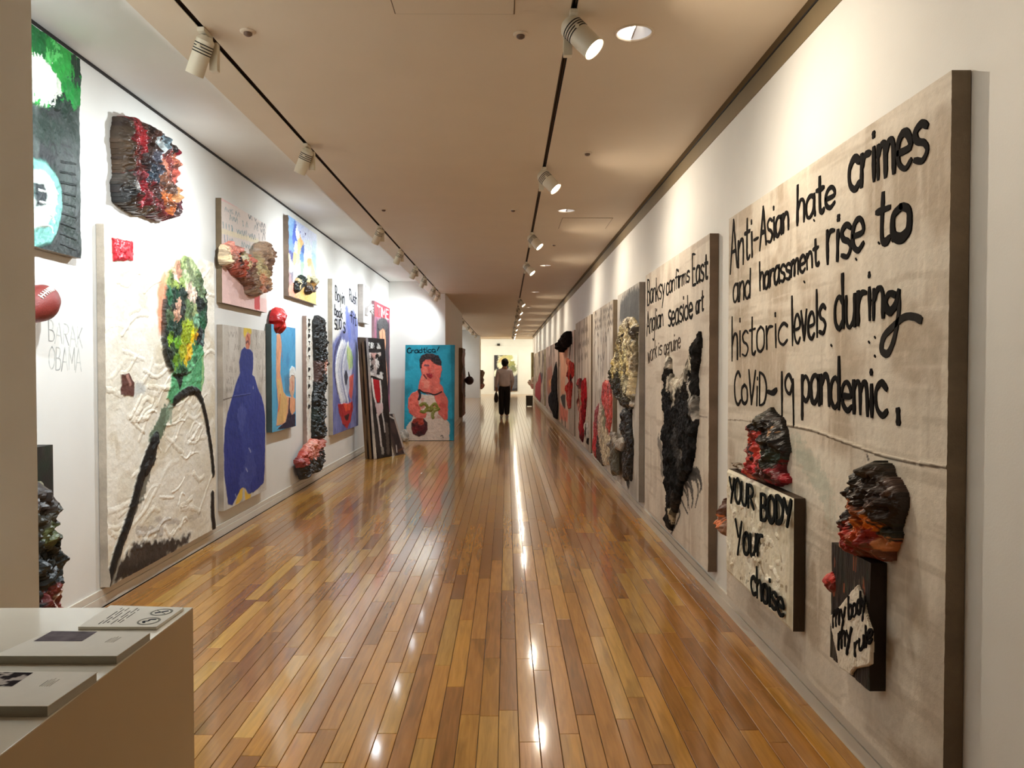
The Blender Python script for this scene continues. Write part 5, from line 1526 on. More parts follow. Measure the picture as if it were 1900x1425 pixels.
for wd_ in [('Anti-', 1355, 505, 1408, 469, 88, 74, .022), ('Asian', 1410, 462, 1465, 424, 78, 52, .022), ('hate', 1478, 416, 1552, 378, 74, 64, .024), ('crimes', 1574, 357, 1724, 291, 100, 112, .028),
            ('and', 1360, 563, 1394, 550, 58, 54, .02), ('harassment', 1409, 541, 1520, 490, 52, 50, .019), ('rise', 1533, 490, 1606, 461, 96, 98, .028), ('to', 1624, 455, 1694, 434, 98, 104, .033),
            ('historic', 1357, 668, 1463, 636, 78, 68, .017), ('levels', 1468, 640, 1533, 618, 86, 88, .019), ('durin', 1548, 614, 1643, 586, 104, 90, .024),
            ('CoViD', 1362, 750, 1424, 752, 62, 58, .018), ('19', 1447, 764, 1474, 775, 72, 78, .018), ('pandemic', 1487, 744, 1648, 776, 84, 100, .026)]:
    ink.word(*wd_)
ink.line([(1425, 727), (1433, 729), (1441, 723)], .026)
ink.line([(1662, 548), (1650, 545), (1643, 562), (1650, 578), (1662, 566), (1668, 540)], .026)
ink.line([(1668, 545), (1668, 575), (1660, 625), (1648, 655), (1636, 650), (1640, 625), (1658, 605), (1678, 588), (1696, 588), (1708, 594)], .018, .03, col=(40, 37, 35))
ink.line([(1666, 760), (1667, 774), (1667, 786)], .024)
for x_, y_ in ((1510, 408), (1630, 450), (1655, 446), (1588, 480), (1612, 634), (1623, 625), (1492, 522), (1623, 660), (1542, 640)):
    ink.line([(x_, y_), (x_ + 1.2, y_ + 2)], .009)
ink.build('lettering', t)

# thick placard
sf = hit(1468, 925, 0, XR - .003 - .123); sb = hit(1466, 1172, 0, XR - .003 - .123); sl_ = hit(1347, 900, 0, XR - .003 - .123)
lx1 = (sf - fr.o).dot(fr.r); lx0 = (sl_ - fr.o).dot(fr.r); lz1 = sf.z - fr.o.z; lz0 = sb.z - fr.o.z
f2 = Frame(fr.o + fr.r * lx0 - fr.i * .0605 + fr.u * lz0, fr.r, fr.u)
sub = bpy.data.objects.new('placard', None)
cp = Canvas(f2, lx1 - lx0, lz1 - lz0, .062, 170, 260, (226, 218, 196), 211, (66, 52, 38))
cp.wash((236, 230, 212), 7, 7, .42, .62, .9); cp.wash((202, 188, 156), 12, 10, .55, .75, .6)
for _ in range(70):
    x = rnd.uniform(.04, cp.w - .04); z = rnd.uniform(.03, cp.h - .03)
    cp.stroke([(x, z), (x + rnd.uniform(-.06, .06), z + rnd.uniform(-.05, .05))], rnd.uniform(.02, .045), rnd.choice([(236, 230, 214), (240, 234, 220), (220, 208, 182)]), .5, 1.0, h=rnd.uniform(.002, .009), local=True)
for _ in range(26):
    x = rnd.uniform(.25, cp.w - .04); z = rnd.uniform(.03, cp.h * .6)
    cp.stroke([(x, z), (x + rnd.uniform(-.02, .02), z + rnd.uniform(-.02, .02))], rnd.uniform(.012, .02), rnd.choice([(130, 110, 80), (110, 110, 84), (160, 140, 104)]), .8, 1.2, local=True)
cp.texture(.012, 16, 14)
rim = np.minimum(np.minimum(cp.X, cp.w - cp.X), np.minimum(cp.Z, cp.h - cp.Z))
cp.hg = cp.hg * sstep(0, .03, rim) - .012 * (1 - sstep(0, .02, rim))
me_o = cp.build('placard', M_PAINT, t)
me_o.matrix_local = fr.M.inverted() @ f2.M
me_o['label'] = 'thick cream placard with black words'
i2 = Ink(f2, .0735, (18, 22, 22), 19)
for wd_ in [('YOUR', 1353, 930, 1400, 944, 44, 42, .02), ('BODY', 1411, 964, 1470, 976, 48, 48, .026), ('Y', 1364, 1024, 1377, 1026, 62, 58, .02), ('our', 1379, 1030, 1416, 1032, 66, 66, .024), ('choise', 1393, 1098, 1456, 1146, 54, 52, .023)]:
    i2.word(*wd_, lift=.004)
lo = i2.build('placard_lettering', me_o)
relief('placard_drip', t, fr, [(1472, 1080), (1484, 1100), (1490, 1140), (1486, 1168), (1478, 1160), (1480, 1130), (1474, 1105)], .058, .012, [(1480, 1120, .1, (150, 134, 104))], step=.006, seed=215)
relief('brown_splinter', t, fr, [(1349, 859), (1360, 857), (1378, 866), (1388, 875), (1378, 878), (1362, 868)], .058, .06, [(1365, 864, .1, (104, 84, 60))], step=.006, rough=.006, seed=216)
relief('orange_splash', t, fr, [(1341, 922), (1346, 940), (1345, 958), (1352, 975), (1350, 1000), (1342, 990), (1334, 980), (1331, 966), (1338, 955)], .03, .09, [(1340, 975, .04, (216, 124, 76)), (1345, 940, .04, (96, 60, 46)), (1347, 995, .03, (140, 100, 76)), (1336, 968, .02, (230, 150, 96))], step=.006, rough=.01, seed=217, ridge=.02)


def seeds_px(A, L):
    return [(*A([(a0, b0)])[0], r0, c0) for a0, b0, r0, c0 in L]


A = lambda L: cr(1370, 740, 8.382, L)
relief('red_head', t, fr, A([(370, 180), (410, 138), (440, 160), (470, 215), (540, 250), (600, 330), (640, 470), (660, 620), (680, 760), (705, 835), (650, 880), (630, 980), (620, 1100), (680, 1200), (690, 1290), (600, 1340), (480, 1360), (400, 1310), (330, 1270), (240, 1300), (160, 1280), (110, 1200), (90, 1130), (110, 1050), (150, 1020), (140, 960), (190, 930), (200, 830), (230, 680), (240, 560), (215, 460), (270, 380), (262, 290), (330, 230)]), .058, .085,
       seeds_px(A, [(400, 180, 0.031, (40, 34, 24)), (330, 260, 0.031, (30, 26, 20)), (420, 320, 0.05, (44, 40, 24)), (500, 300, 0.037, (28, 24, 20)), (270, 350, 0.025, (190, 160, 130)), (250, 440, 0.03, (74, 66, 60)), (400, 430, 0.05, (24, 20, 16)), (550, 420, 0.043, (30, 24, 22)), (590, 540, 0.02, (206, 160, 120)), (600, 600, 0.043, (24, 20, 18)), (500, 560, 0.037, (34, 24, 20)),
                    (280, 570, 0.04, (206, 80, 50)), (320, 610, 0.05, (170, 40, 30)), (400, 620, 0.045, (214, 70, 62)), (380, 700, 0.05, (200, 50, 52)), (270, 720, 0.031, (60, 30, 34)), (260, 810, 0.025, (226, 150, 140)), (320, 840, 0.03, (70, 60, 64)), (400, 830, 0.045, (206, 84, 72)), (480, 820, 0.018, (226, 210, 170)), (460, 880, 0.04, (196, 60, 58)), (560, 750, 0.05, (28, 30, 26)), (600, 860, 0.037, (34, 52, 40)), (660, 820, 0.031, (26, 22, 22)),
                    (340, 900, 0.031, (40, 22, 26)), (240, 950, 0.05, (190, 80, 72)), (300, 1010, 0.05, (196, 76, 66)), (420, 960, 0.045, (226, 80, 70)), (380, 1050, 0.05, (222, 60, 66)), (170, 1050, 0.04, (196, 30, 48)), (130, 1130, 0.06, (190, 24, 44)), (240, 1150, 0.05, (226, 110, 84)), (330, 1140, 0.06, (226, 50, 62)), (180, 1230, 0.06, (180, 28, 44)), (480, 1070, 0.037, (90, 50, 54)), (560, 1000, 0.037, (44, 44, 36)), (420, 1180, 0.05, (110, 52, 56)), (540, 1150, 0.043, (70, 22, 26)), (600, 1230, 0.08, (130, 14, 28)), (660, 1220, 0.05, (170, 20, 40)), (480, 1300, 0.05, (190, 50, 70)), (300, 1270, 0.031, (74, 60, 56)), (400, 1260, 0.031, (96, 60, 62))]),
       step=.0055, rough=.014, nscale=22, namp=1.0, edge=.05, warp=.03, ridge=.035, seed=221, jit=.35, grime=((30, 18, 18), .5, 34))
A = lambda L: cr(1540, 840, 6.479, L)
relief('orange_head', t, fr, A([(480, 75), (530, 90), (570, 180), (600, 290), (660, 320), (700, 400), (738, 470), (745, 600), (720, 720), (700, 840), (660, 920), (680, 960), (665, 1060), (640, 1110), (650, 1150), (610, 1200), (608, 1310), (500, 1300), (380, 1270), (300, 1290), (260, 1310), (215, 1260), (200, 1180), (205, 1040), (165, 960), (160, 860), (175, 740), (215, 680), (230, 560), (200, 460), (155, 390), (230, 385), (232, 310), (300, 275), (310, 185), (380, 150), (420, 185), (455, 150)]), .058, .115,
       seeds_px(A, [(490, 110, 0.031, (34, 30, 24)), (350, 200, 0.031, (40, 34, 26)), (500, 220, 0.043, (52, 44, 34)), (280, 320, 0.031, (36, 30, 24)), (400, 300, 0.037, (30, 26, 20)), (560, 340, 0.043, (62, 48, 38)), (200, 410, 0.04, (24, 20, 16)), (270, 440, 0.031, (18, 16, 14)), (400, 440, 0.043, (56, 44, 32)), (520, 480, 0.05, (50, 36, 26)), (680, 500, 0.037, (84, 64, 56)), (700, 600, 0.043, (40, 24, 18)), (480, 600, 0.05, (44, 30, 20)), (600, 640, 0.056, (54, 30, 18)), (380, 600, 0.031, (22, 18, 14)), (650, 760, 0.05, (40, 22, 14)),
                    (315, 550, 0.03, (196, 90, 70)), (320, 640, 0.04, (226, 140, 84)), (370, 690, 0.03, (226, 150, 90)), (260, 690, 0.035, (44, 40, 38)), (210, 720, 0.03, (60, 48, 48)), (360, 760, 0.034, (30, 32, 34)), (415, 805, 0.016, (220, 214, 206)), (400, 850, 0.03, (26, 26, 28)), (300, 740, 0.03, (40, 40, 42)), (450, 720, 0.05, (150, 80, 30)), (500, 790, 0.06, (140, 70, 26)), (470, 880, 0.04, (214, 120, 36)), (560, 890, 0.05, (226, 120, 34)), (560, 800, 0.031, (90, 46, 22)),
                    (190, 790, 0.03, (206, 120, 110)), (230, 850, 0.045, (40, 26, 20)), (180, 910, 0.025, (220, 150, 110)), (300, 850, 0.04, (170, 60, 30)), (350, 940, 0.07, (180, 44, 26)), (300, 980, 0.04, (200, 110, 96)), (260, 960, 0.05, (150, 30, 24)), (480, 980, 0.06, (196, 80, 30)), (560, 980, 0.06, (150, 30, 18)), (640, 990, 0.031, (44, 44, 32)), (300, 1080, 0.08, (170, 20, 20)), (440, 1080, 0.06, (170, 70, 28)), (540, 1100, 0.07, (130, 24, 16)), (630, 1120, 0.03, (206, 130, 80)), (225, 1140, 0.03, (226, 180, 140)), (250, 1190, 0.035, (210, 50, 44)), (320, 1190, 0.04, (226, 80, 70)), (230, 1230, 0.04, (206, 30, 44)), (280, 1260, 0.05, (170, 20, 24)), (400, 1200, 0.05, (140, 60, 26)), (500, 1200, 0.06, (150, 60, 28)), (570, 1230, 0.05, (120, 70, 50)), (470, 1280, 0.025, (210, 160, 140)), (570, 1290, 0.025, (206, 180, 160)), (190, 1000, 0.02, (220, 200, 180))]),
       step=.005, rough=.012, nscale=20, namp=1.0, edge=.055, warp=.028, ridge=.035, seed=223, jit=.35, grime=((34, 16, 12), .5, 34))
# dark torso block
d3 = XR - .003 - .117
q1 = hit(1614, 1045, 0, d3); q2 = hit(1613, 1284, 0, d3); q3 = hit(1541, 1100, 0, d3)
bx1 = (q1 - fr.o).dot(fr.r); bx0 = (q3 - fr.o).dot(fr.r); bz1 = q1.z - fr.o.z; bz0 = q2.z - fr.o.z
f3 = Frame(fr.o + fr.r * bx0 - fr.i * .0585 + fr.u * bz0, fr.r, fr.u)
ct = Canvas(f3, bx1 - bx0, bz1 - bz0, .056, 90, 150, (36, 30, 28), 231, (34, 22, 16))
ct.wash((60, 54, 46), 30, 4, .5, .7); ct.wash((24, 34, 30), 26, 5, .52, .7)
for _ in range(16):
    x = rnd.uniform(.02, ct.w - .02); z = rnd.uniform(ct.h * .55, ct.h - .04)
    ct.stroke([(x, z), (x, z + rnd.uniform(.02, .05))], rnd.uniform(.008, .014), rnd.choice([(176, 92, 56), (150, 84, 60), (96, 84, 66), (44, 60, 50)]), .7, .9, local=True)
ct.texture(.008, 60, 9)
o3 = ct.build('torso_block', M_PAINT, t); o3.matrix_local = fr.M.inverted() @ f3.M
relief('red_hand', t, fr, [(1527, 1066), (1538, 1060), (1545, 1072), (1546, 1098), (1538, 1102), (1530, 1090), (1524, 1078)], .10, .05, [(1535, 1078, .03, (196, 50, 36)), (1542, 1094, .03, (120, 30, 24)), (1530, 1068, .02, (214, 84, 50))], step=.005, rough=.008, seed=233, ridge=.02)
sg = relief('paper_sign', t, fr, [(1540, 1143), (1560, 1122), (1592, 1083), (1602, 1110), (1610, 1146), (1617, 1166), (1619, 1200), (1617, 1232), (1600, 1240), (1588, 1240), (1579, 1253), (1558, 1239), (1549, 1190)], .118, .012, [(1580, 1170, .3, (222, 212, 194)), (1590, 1230, .05, (206, 190, 164))], step=.004, rough=.003, nscale=30, edge=.006, namp=.3, seed=235, jit=.06, material=M_CANVAS)
i3 = Ink(fr, .1305, (18, 16, 16), 23)
for wd_ in [('my', 1545, 1166, 1570, 1152, 46, 44, .014), ('body', 1574, 1150, 1606, 1132, 42, 40, .014), ('my', 1555, 1205, 1581, 1190, 46, 44, .014), ('rule', 1585, 1217, 1620, 1188, 40, 40, .013)]:
    i3.word(*wd_)
i3.build('sign_lettering', sg)

# --- seaside canvas
fr, w, h = right_frame(1318, 1198, 433, .18, .057)
t = thing('seaside_art_painting', 'beige canvas with seaside art words over a shaggy black winged shape', 'painting', RG, fr.M)
cv = Canvas(fr, w, h, .057, 150, 420, (206, 195, 180), 241, (112, 92, 74))
cv.wash((218, 206, 190), 3, 2, .40, .66, .9); cv.wash((184, 166, 148), 5, 2, .5, .72, .7); cv.wash((226, 216, 200), 14, 1.5, .56, .74, .6); cv.wash((170, 152, 134), 1.4, 14, .6, .76, .5)
B2 = lambda L: cr(1130, 700, 3.563, L)
for P, w_ in ([(500, 640), (580, 620), (610, 700), (600, 760)], .07), ([(490, 670), (560, 660), (590, 740), (570, 860)], .07), ([(480, 690), (530, 720), (550, 800)], .04), ([(475, 720), (510, 770), (530, 870)], .03), ([(460, 760), (490, 840), (520, 900)], .03), ([(440, 860), (470, 900), (430, 1000)], .04), ([(500, 620), (540, 700), (555, 800), (545, 860)], .06), ([(480, 640), (520, 760), (520, 860)], .06), ([(520, 610), (590, 660), (612, 740)], .05), ([(400, 880), (440, 930), (410, 1040)], .04):
    cv.stroke(B2(P), w_, (34, 31, 30), .92, 1.0, w1=.02)
cv.stroke(B2([(330, 420), (350, 520), (350, 620)]), .12, (90, 86, 82), .8, 1.2)
cv.stroke(B2([(570, 250), (650, 266)]), .01, (110, 96, 84), .8)
cv.texture(.003, 30, 30)
cv.build('canvas', M_CANVAS, t)
ink = Ink(fr, .0585, INK, 29)
for wd_ in [('Banksy', 1201, 567, 1234, 552, 46, 42, .018), ('confirms', 1236, 548, 1280, 522, 38, 34, .017), ('East', 1284, 531, 1314, 517, 58, 42, .022), ('Anglian', 1200, 621, 1231, 604, 44, 36, .019), ('seaside', 1240, 607, 1286, 588, 46, 46, .022), ('art', 1291, 582, 1306, 576, 38, 38, .02)]:
    ink.word(*wd_)
for wd_ in [('work', 1202, 674, 1219, 662, 34, 32, .014), ('is', 1221, 661, 1229, 657, 28, 28, .014), ('genuine', 1232, 660, 1263, 645, 32, 32, .013)]:
    ink.word(*wd_, col=(74, 66, 60))
ink.build('lettering', t)
relief('black_wing_shape', t, fr, [(1236, 656), (1242, 668), (1243, 690), (1252, 704), (1260, 703), (1272, 680), (1276, 664), (1284, 645), (1295, 614), (1297, 640), (1291, 690), (1292, 740), (1291, 780), (1287, 812), (1284, 845), (1276, 878), (1270, 888), (1262, 905), (1257, 935), (1250, 955), (1244, 985), (1236, 978), (1238, 945), (1236, 905), (1233, 870), (1231, 830), (1232, 770), (1231, 730), (1232, 690)], .057, .05,
       [(1240, 670, .04, (206, 196, 180)), (1239, 690, .04, (40, 36, 34)), (1236, 720, .06, (32, 30, 30)), (1246, 708, .04, (196, 186, 170)), (1256, 715, .05, (222, 214, 196)), (1266, 705, .04, (216, 206, 190)), (1250, 735, .05, (170, 160, 146)), (1262, 735, .04, (60, 56, 54)), (1276, 680, .04, (200, 190, 172)), (1290, 650, .05, (40, 36, 34)), (1284, 670, .04, (206, 196, 176)), (1287, 700, .05, (30, 28, 28)), (1282, 720, .03, (206, 200, 190)), (1276, 740, .05, (36, 34, 34)), (1288, 755, .03, (190, 184, 176)),
        (1245, 760, .1, (30, 30, 32)), (1270, 780, .1, (40, 40, 42)), (1240, 820, .09, (28, 28, 30)), (1260, 830, .08, (66, 64, 64)), (1275, 830, .08, (32, 32, 34)), (1266, 845, .03, (120, 116, 112)), (1250, 870, .09, (24, 24, 24)), (1268, 880, .06, (36, 34, 32)), (1243, 920, .08, (28, 26, 26)), (1252, 930, .05, (60, 52, 46)), (1241, 970, .05, (36, 32, 30)), (1248, 960, .04, (190, 176, 150))],
       step=.008, rough=.022, nscale=16, namp=1.0, edge=.035, warp=.035, ridge=.012, seed=243, jit=.3, grime=((12, 11, 11), .75, 16), material=M_MATTECRUST, flake=.12)

# --- blossoming tree canvas
A = lambda L: cr(1085, 530, 3.852, L)
fr, w, h = right_frame(1187, 1146, 523, .17, .055)
t = thing('blossom_painting', 'grey canvas with cream blossom crust over a black trunk, beside the seaside canvas', 'painting', RG, fr.M)
cv = Canvas(fr, w, h, .055, 90, 320, (190, 184, 174), 251, (140, 130, 120))
cv.wash((206, 200, 190), 5, 3, .4, .66, .9); cv.wash((150, 144, 136), 9, 1.5, .5, .7, .7)
cv.poly(A([(255, 110), (335, 15), (395, 0), (390, 300), (250, 260)]), (84, 86, 88), .05, .05, jit=.3)
cv.stroke(A([(330, 900), (345, 1000), (340, 1120)]), .1, (216, 210, 200), .8, .9); cv.stroke(A([(300, 880), (295, 1100), (310, 1390)]), .2, (34, 32, 32), 1, .5, h=.01)
cv.texture(.004, 26, 26)
cv.build('canvas', M_CANVAS, t)
relief('blossom_crust', t, fr, A([(270, 270), (290, 230), (320, 222), (350, 240), (366, 290), (360, 400), (365, 560), (350, 700), (340, 800), (330, 880), (290, 880), (250, 840), (215, 780), (190, 690), (185, 610), (205, 540), (240, 420), (255, 340)]), .055, .06,
       seeds_px(A, [(310, 250, .1, (242, 233, 209)), (330, 280, .05, (110, 96, 70)), (345, 270, .06, (227, 213, 176)), (290, 300, .07, (220, 209, 165)), (320, 340, .08, (244, 231, 187)), (350, 340, .05, (70, 60, 50)), (290, 355, .04, (54, 44, 34)), (270, 400, .07, (216, 202, 154)), (310, 400, .08, (248, 238, 198)), (340, 430, .08, (231, 216, 172)), (290, 450, .05, (130, 110, 76)), (250, 470, .08, (227, 209, 154)), (325, 460, .05, (96, 80, 60)), (300, 510, .09, (244, 231, 176)), (340, 540, .07, (235, 220, 187)), (240, 540, .08, (238, 224, 176)), (215, 590, .07, (227, 209, 143)), (280, 580, .08, (242, 227, 165)), (330, 610, .08, (235, 216, 154)),
                    (200, 660, .08, (40, 44, 34)), (240, 640, .05, (56, 60, 40)), (260, 690, .08, (30, 30, 26)), (310, 690, .08, (216, 209, 172)), (340, 720, .08, (242, 227, 187)), (235, 760, .09, (26, 26, 24)), (280, 770, .07, (60, 62, 50)), (320, 790, .06, (90, 92, 80)), (270, 840, .08, (24, 24, 24)), (310, 860, .07, (44, 42, 40)), (340, 850, .05, (227, 220, 209))]),
       step=.011, rough=.02, nscale=18, namp=1.2, edge=.05, warp=.05, ridge=.04, seed=253, grime=((60, 48, 30), .8, 14))
relief('trunk_crust', t, fr, A([(262, 880), (325, 880), (325, 1000), (335, 1120), (332, 1250), (325, 1390), (290, 1400), (278, 1250), (270, 1100), (262, 980)]), .055, .05, seeds_px(A, [(290, 920, .2, (30, 30, 30)), (300, 890, .04, (190, 186, 180)), (275, 1070, .04, (180, 176, 170)), (300, 1050, .05, (60, 58, 56)), (310, 1200, .2, (22, 22, 22)), (300, 1350, .2, (40, 36, 34))]), step=.012, rough=.02, nscale=16, edge=.05, ridge=.03, seed=255, grime=((14, 14, 14), .5, 10))
relief('dried_flower', t, fr, A([(160, 1120), (190, 1100), (180, 1040), (215, 1050), (225, 1100), (262, 1080), (275, 1130), (250, 1190), (235, 1180), (225, 1200), (228, 1350), (195, 1360), (180, 1250), (185, 1180), (160, 1150)]), .10, .06, seeds_px(A, [(195, 1140, .06, (80, 72, 62)), (250, 1110, .08, (186, 180, 168)), (215, 1070, .08, (150, 140, 126)), (170, 1125, .05, (120, 112, 100)), (245, 1170, .06, (170, 160, 150)), (210, 1280, .15, (96, 92, 78))]), step=.010, rough=.012, nscale=12, edge=.05, seed=257)

# --- scrawled canvas with a pink red figure
fr, w, h = right_frame(1138, 1100, 556, .17, .055)
t = thing('scrawled_figure_painting', 'canvas of grey scrawl over a pink red figure, beyond the blossom canvas', 'painting', RG, fr.M)
cv = Canvas(fr, w, h, .055, 90, 260, (198, 186, 170), 261, (124, 108, 88))
cv.wash((216, 206, 192), 4, 2, .4, .66, .9); cv.wash((140, 126, 114), 6, 2, .48, .64, .7)
for k in range(5):
    y_ = 160 + k * 52
    a_, b_ = A([(68, y_ + 60), (205, y_ + 5)])
    scrawl(cv, a_[0], a_[1], b_[0], b_[1], 10, 9, .045, (70, 62, 58), .9)
for k in range(3):
    a_, b_ = A([(75, 560 + k * 62), (140, 520 + k * 60)])
    scrawl(cv, a_[0], a_[1], b_[0], b_[1], 17, 4, .05, (48, 42, 40), .95)
cv.wash((230, 224, 214), 9, 2, .45, .62, .8, A([(75, 300), (200, 280), (200, 700), (75, 760)]))
cv.stroke(A([(95, 450), (96, 560)]), .05, (52, 46, 44), .9, .7); cv.stroke(A([(150, 340), (155, 430)]), .05, (52, 46, 44), .9, .7)
cv.build('canvas', M_CANVAS, t)
relief('figure_crust', t, fr, A([(125, 690), (150, 670), (180, 680), (190, 800), (190, 940), (175, 1040), (185, 1130), (180, 1280), (125, 1290), (110, 1270), (70, 1220), (58, 1160), (65, 1080), (70, 950), (80, 870), (110, 820), (125, 760)]), .055, .032,
       seeds_px(A, [(155, 720, .12, (214, 66, 60)), (160, 690, .06, (226, 130, 110)), (170, 850, .15, (206, 80, 70)), (120, 820, .06, (216, 196, 180)), (90, 900, .12, (150, 50, 60)), (110, 970, .08, (206, 180, 160)), (150, 960, .08, (120, 126, 96)), (85, 1040, .08, (180, 40, 50)), (80, 1140, .12, (206, 44, 56)), (130, 1050, .1, (206, 190, 160)), (150, 1150, .15, (210, 196, 166)), (170, 1200, .1, (196, 180, 150)), (95, 1220, .1, (36, 30, 30)), (120, 1260, .08, (50, 44, 40)), (150, 1270, .08, (214, 204, 180)), (75, 1200, .04, (220, 206, 196))]),
       step=.013, rough=.025, nscale=14, edge=.05, warp=.06, ridge=.02, seed=263, grime=((60, 40, 40), .6, 14))

# --- plain text canvas with a dark red figure
A = lambda L: cr(975, 590, 5.938, L)
fr, w, h = right_frame(1097, 1068, 583, .17, .055)
t = thing('red_creature_painting', 'beige canvas of faint words above a dark red creature, sixth from far', 'painting', RG, fr.M)
t['label'] = 'beige canvas with faint grey words above a narrow dark red creature'
cv = Canvas(fr, w, h, .055, 70, 220, (196, 180, 160), 271, (116, 98, 78))
cv.wash((212, 198, 180), 3, 2, .4, .66, .9); cv.wash((140, 122, 104), 5, 1.5, .48, .66, .75)
for k in range(3):
    a_, b_ = A([(580, 190 + k * 145), (695, 130 + k * 145)])
    scrawl(cv, a_[0], a_[1], b_[0], b_[1], 11, 8, .07, (92, 78, 66), .85)
cv.stroke(A([(690, 710), (685, 900), (690, 1100)]), .1, (110, 92, 76), .7, .7)
cv.wash((206, 150, 140), 5, 4, .42, .6, .7, A([(565, 950), (640, 950), (640, 1250), (580, 1230)]))
cv.build('canvas', M_CANVAS, t)
relief('red_crust', t, fr, A([(570, 680), (600, 660), (630, 690), (655, 648), (665, 720), (668, 900), (655, 1080), (645, 1150), (640, 1290), (625, 1380), (605, 1330), (590, 1200), (600, 1080), (570, 940), (585, 800), (568, 740)]), .055, .032,
       seeds_px(A, [(590, 690, .1, (206, 90, 90)), (650, 700, .12, (160, 30, 36)), (610, 740, .1, (110, 44, 44)), (590, 800, .1, (84, 60, 50)), (610, 850, .12, (176, 150, 120)), (600, 900, .1, (120, 40, 36)), (650, 850, .2, (176, 24, 34)), (650, 1000, .2, (150, 20, 30)), (600, 1000, .1, (216, 150, 130)), (615, 1100, .12, (206, 100, 90)), (620, 1200, .12, (170, 40, 46)), (625, 1330, .12, (110, 30, 34))]),
       step=.016, rough=.03, nscale=10, edge=.06, warp=.08, ridge=.02, seed=273, material=M_MATTECRUST, grime=((70, 20, 20), .6, 10))
relief('white_black_paws', t, fr, A([(645, 1160), (680, 1130), (690, 1200), (690, 1330), (685, 1400), (665, 1350), (650, 1250)]), .055, .032, seeds_px(A, [(660, 1170, .1, (206, 196, 180)), (668, 1270, .1, (40, 34, 34)), (680, 1240, .08, (190, 180, 170)), (682, 1385, .08, (36, 30, 30)), (675, 1330, .08, (200, 190, 176))]), step=.016, rough=.02, seed=275, material=M_MATTECRUST)

# --- tall black haired figure
fr, w, h = right_frame(1066, 1038, 612, .17, .055)
t = thing('black_haired_figure_painting', 'pale canvas of a coral figure whose black hair rises above the edge', 'painting', RG, fr.M)
cv = Canvas(fr, w, h, .055, 80, 200, (204, 176, 156), 281, (140, 124, 106))
cv.wash((220, 196, 178), 3, 2, .4, .62, .9)
cv.poly(A([(480, 200), (525, 200), (540, 1300), (480, 1300), (470, 900), (530, 700)]), (180, 166, 150), .03, .04, jit=.2)
cv.stroke(A([(500, 230), (495, 320), (485, 420)]), .2, (60, 34, 30), .95, .7); cv.stroke(A([(345, 370), (375, 420), (375, 520)]), .1, (50, 36, 34), .95, .6)
cv.poly(A([(360, 380), (400, 350), (440, 320), (470, 330), (460, 440), (480, 500), (440, 650), (430, 840), (390, 850), (385, 500)]), (226, 164, 132), .03, .03, jit=.25)
cv.poly(A([(385, 870), (410, 840), (440, 840), (440, 1000), (420, 1005), (400, 930)]), (34, 26, 26), .03, .015); cv.poly(A([(375, 930), (440, 1010), (470, 1010), (460, 1150), (380, 1110)]), (222, 130, 110), .04, .03, jit=.3)
cv.stroke(A([(398, 1110), (405, 1170)]), .14, (36, 28, 28), 1, .6); cv.stroke(A([(436, 1130), (440, 1215)]), .16, (32, 24, 24), 1, .6)
cv.build('canvas', M_CANVAS, t)
relief('black_hair', t, fr, A([(360, 285), (378, 262), (405, 225), (430, 195), (448, 165), (459, 148), (466, 200), (462, 290), (440, 315), (420, 330), (405, 350), (385, 375), (370, 340)]), .058, .18, seeds_px(A, [(400, 260, .5, (22, 16, 16)), (440, 200, .2, (34, 26, 24))]), step=.02, rough=.04, nscale=8, edge=.08, ridge=.06, seed=283, material=M_MATTECRUST, base=.4)
relief('red_crust', t, fr, A([(455, 430), (500, 480), (530, 500), (528, 640), (500, 680), (515, 720), (500, 880), (495, 990), (465, 1000), (455, 850), (432, 790), (440, 740), (480, 690), (445, 640), (470, 560), (450, 500)]), .055, .032,
       seeds_px(A, [(480, 470, .2, (226, 130, 100)), (490, 540, .2, (214, 66, 46)), (515, 600, .2, (196, 50, 40)), (470, 630, .15, (120, 20, 24)), (460, 760, .2, (206, 60, 54)), (500, 690, .1, (60, 24, 24)), (490, 820, .2, (190, 66, 60)), (480, 940, .2, (206, 90, 80))]), step=.018, rough=.03, nscale=9, edge=.08, warp=.1, ridge=.02, seed=285, material=M_MATTECRUST, grime=((120, 24, 24), .6, 8))

# --- two farther ones
fr, w, h = right_frame(1036, 1013, 634, .17, .055)
t = thing('dark_figure_painting', 'mauve canvas of a crouching dark figure with orange hand, on the far right wall', 'painting', RG, fr.M)
t['label'] = 'mauve canvas of a tall dark figure with a small orange patch'
cv = Canvas(fr, w, h, .055, 70, 130, (184, 156, 142), 291, (150, 130, 112))
cv.wash((96, 72, 66), 2, 2, .46, .6, .8); cv.wash((206, 184, 170), 3, 1.5, .5, .7, .8)
cv.poly(A([(240, 560), (290, 520), (300, 700), (290, 900), (240, 820)]), (176, 110, 90), .06, .06, jit=.3)
cv.poly(A([(255, 690), (280, 670), (290, 720), (265, 760)]), (222, 150, 90), .05, .04)
cv.stroke(A([(285, 265), (278, 330)]), .5, (70, 54, 50), .8, .8)
cv.build('canvas', M_CANVAS, t)
relief('dark_crust', t, fr, A([(335, 480), (345, 560), (345, 800), (355, 950), (352, 1120), (310, 1105), (295, 1040), (260, 980), (248, 900), (260, 840), (285, 800), (285, 690), (310, 580)]), .055, .032, seeds_px(A, [(330, 600, .5, (24, 18, 20)), (270, 830, .06, (84, 104, 140)), (300, 900, .4, (22, 22, 32)), (330, 1000, .5, (22, 18, 24)), (270, 940, .3, (30, 28, 40))]), step=.03, rough=.05, nscale=6, edge=.1, warp=.15, ridge=.02, seed=293, material=M_MATTECRUST)
fr, w, h = right_frame(1010, 990, 648, .17, .055)
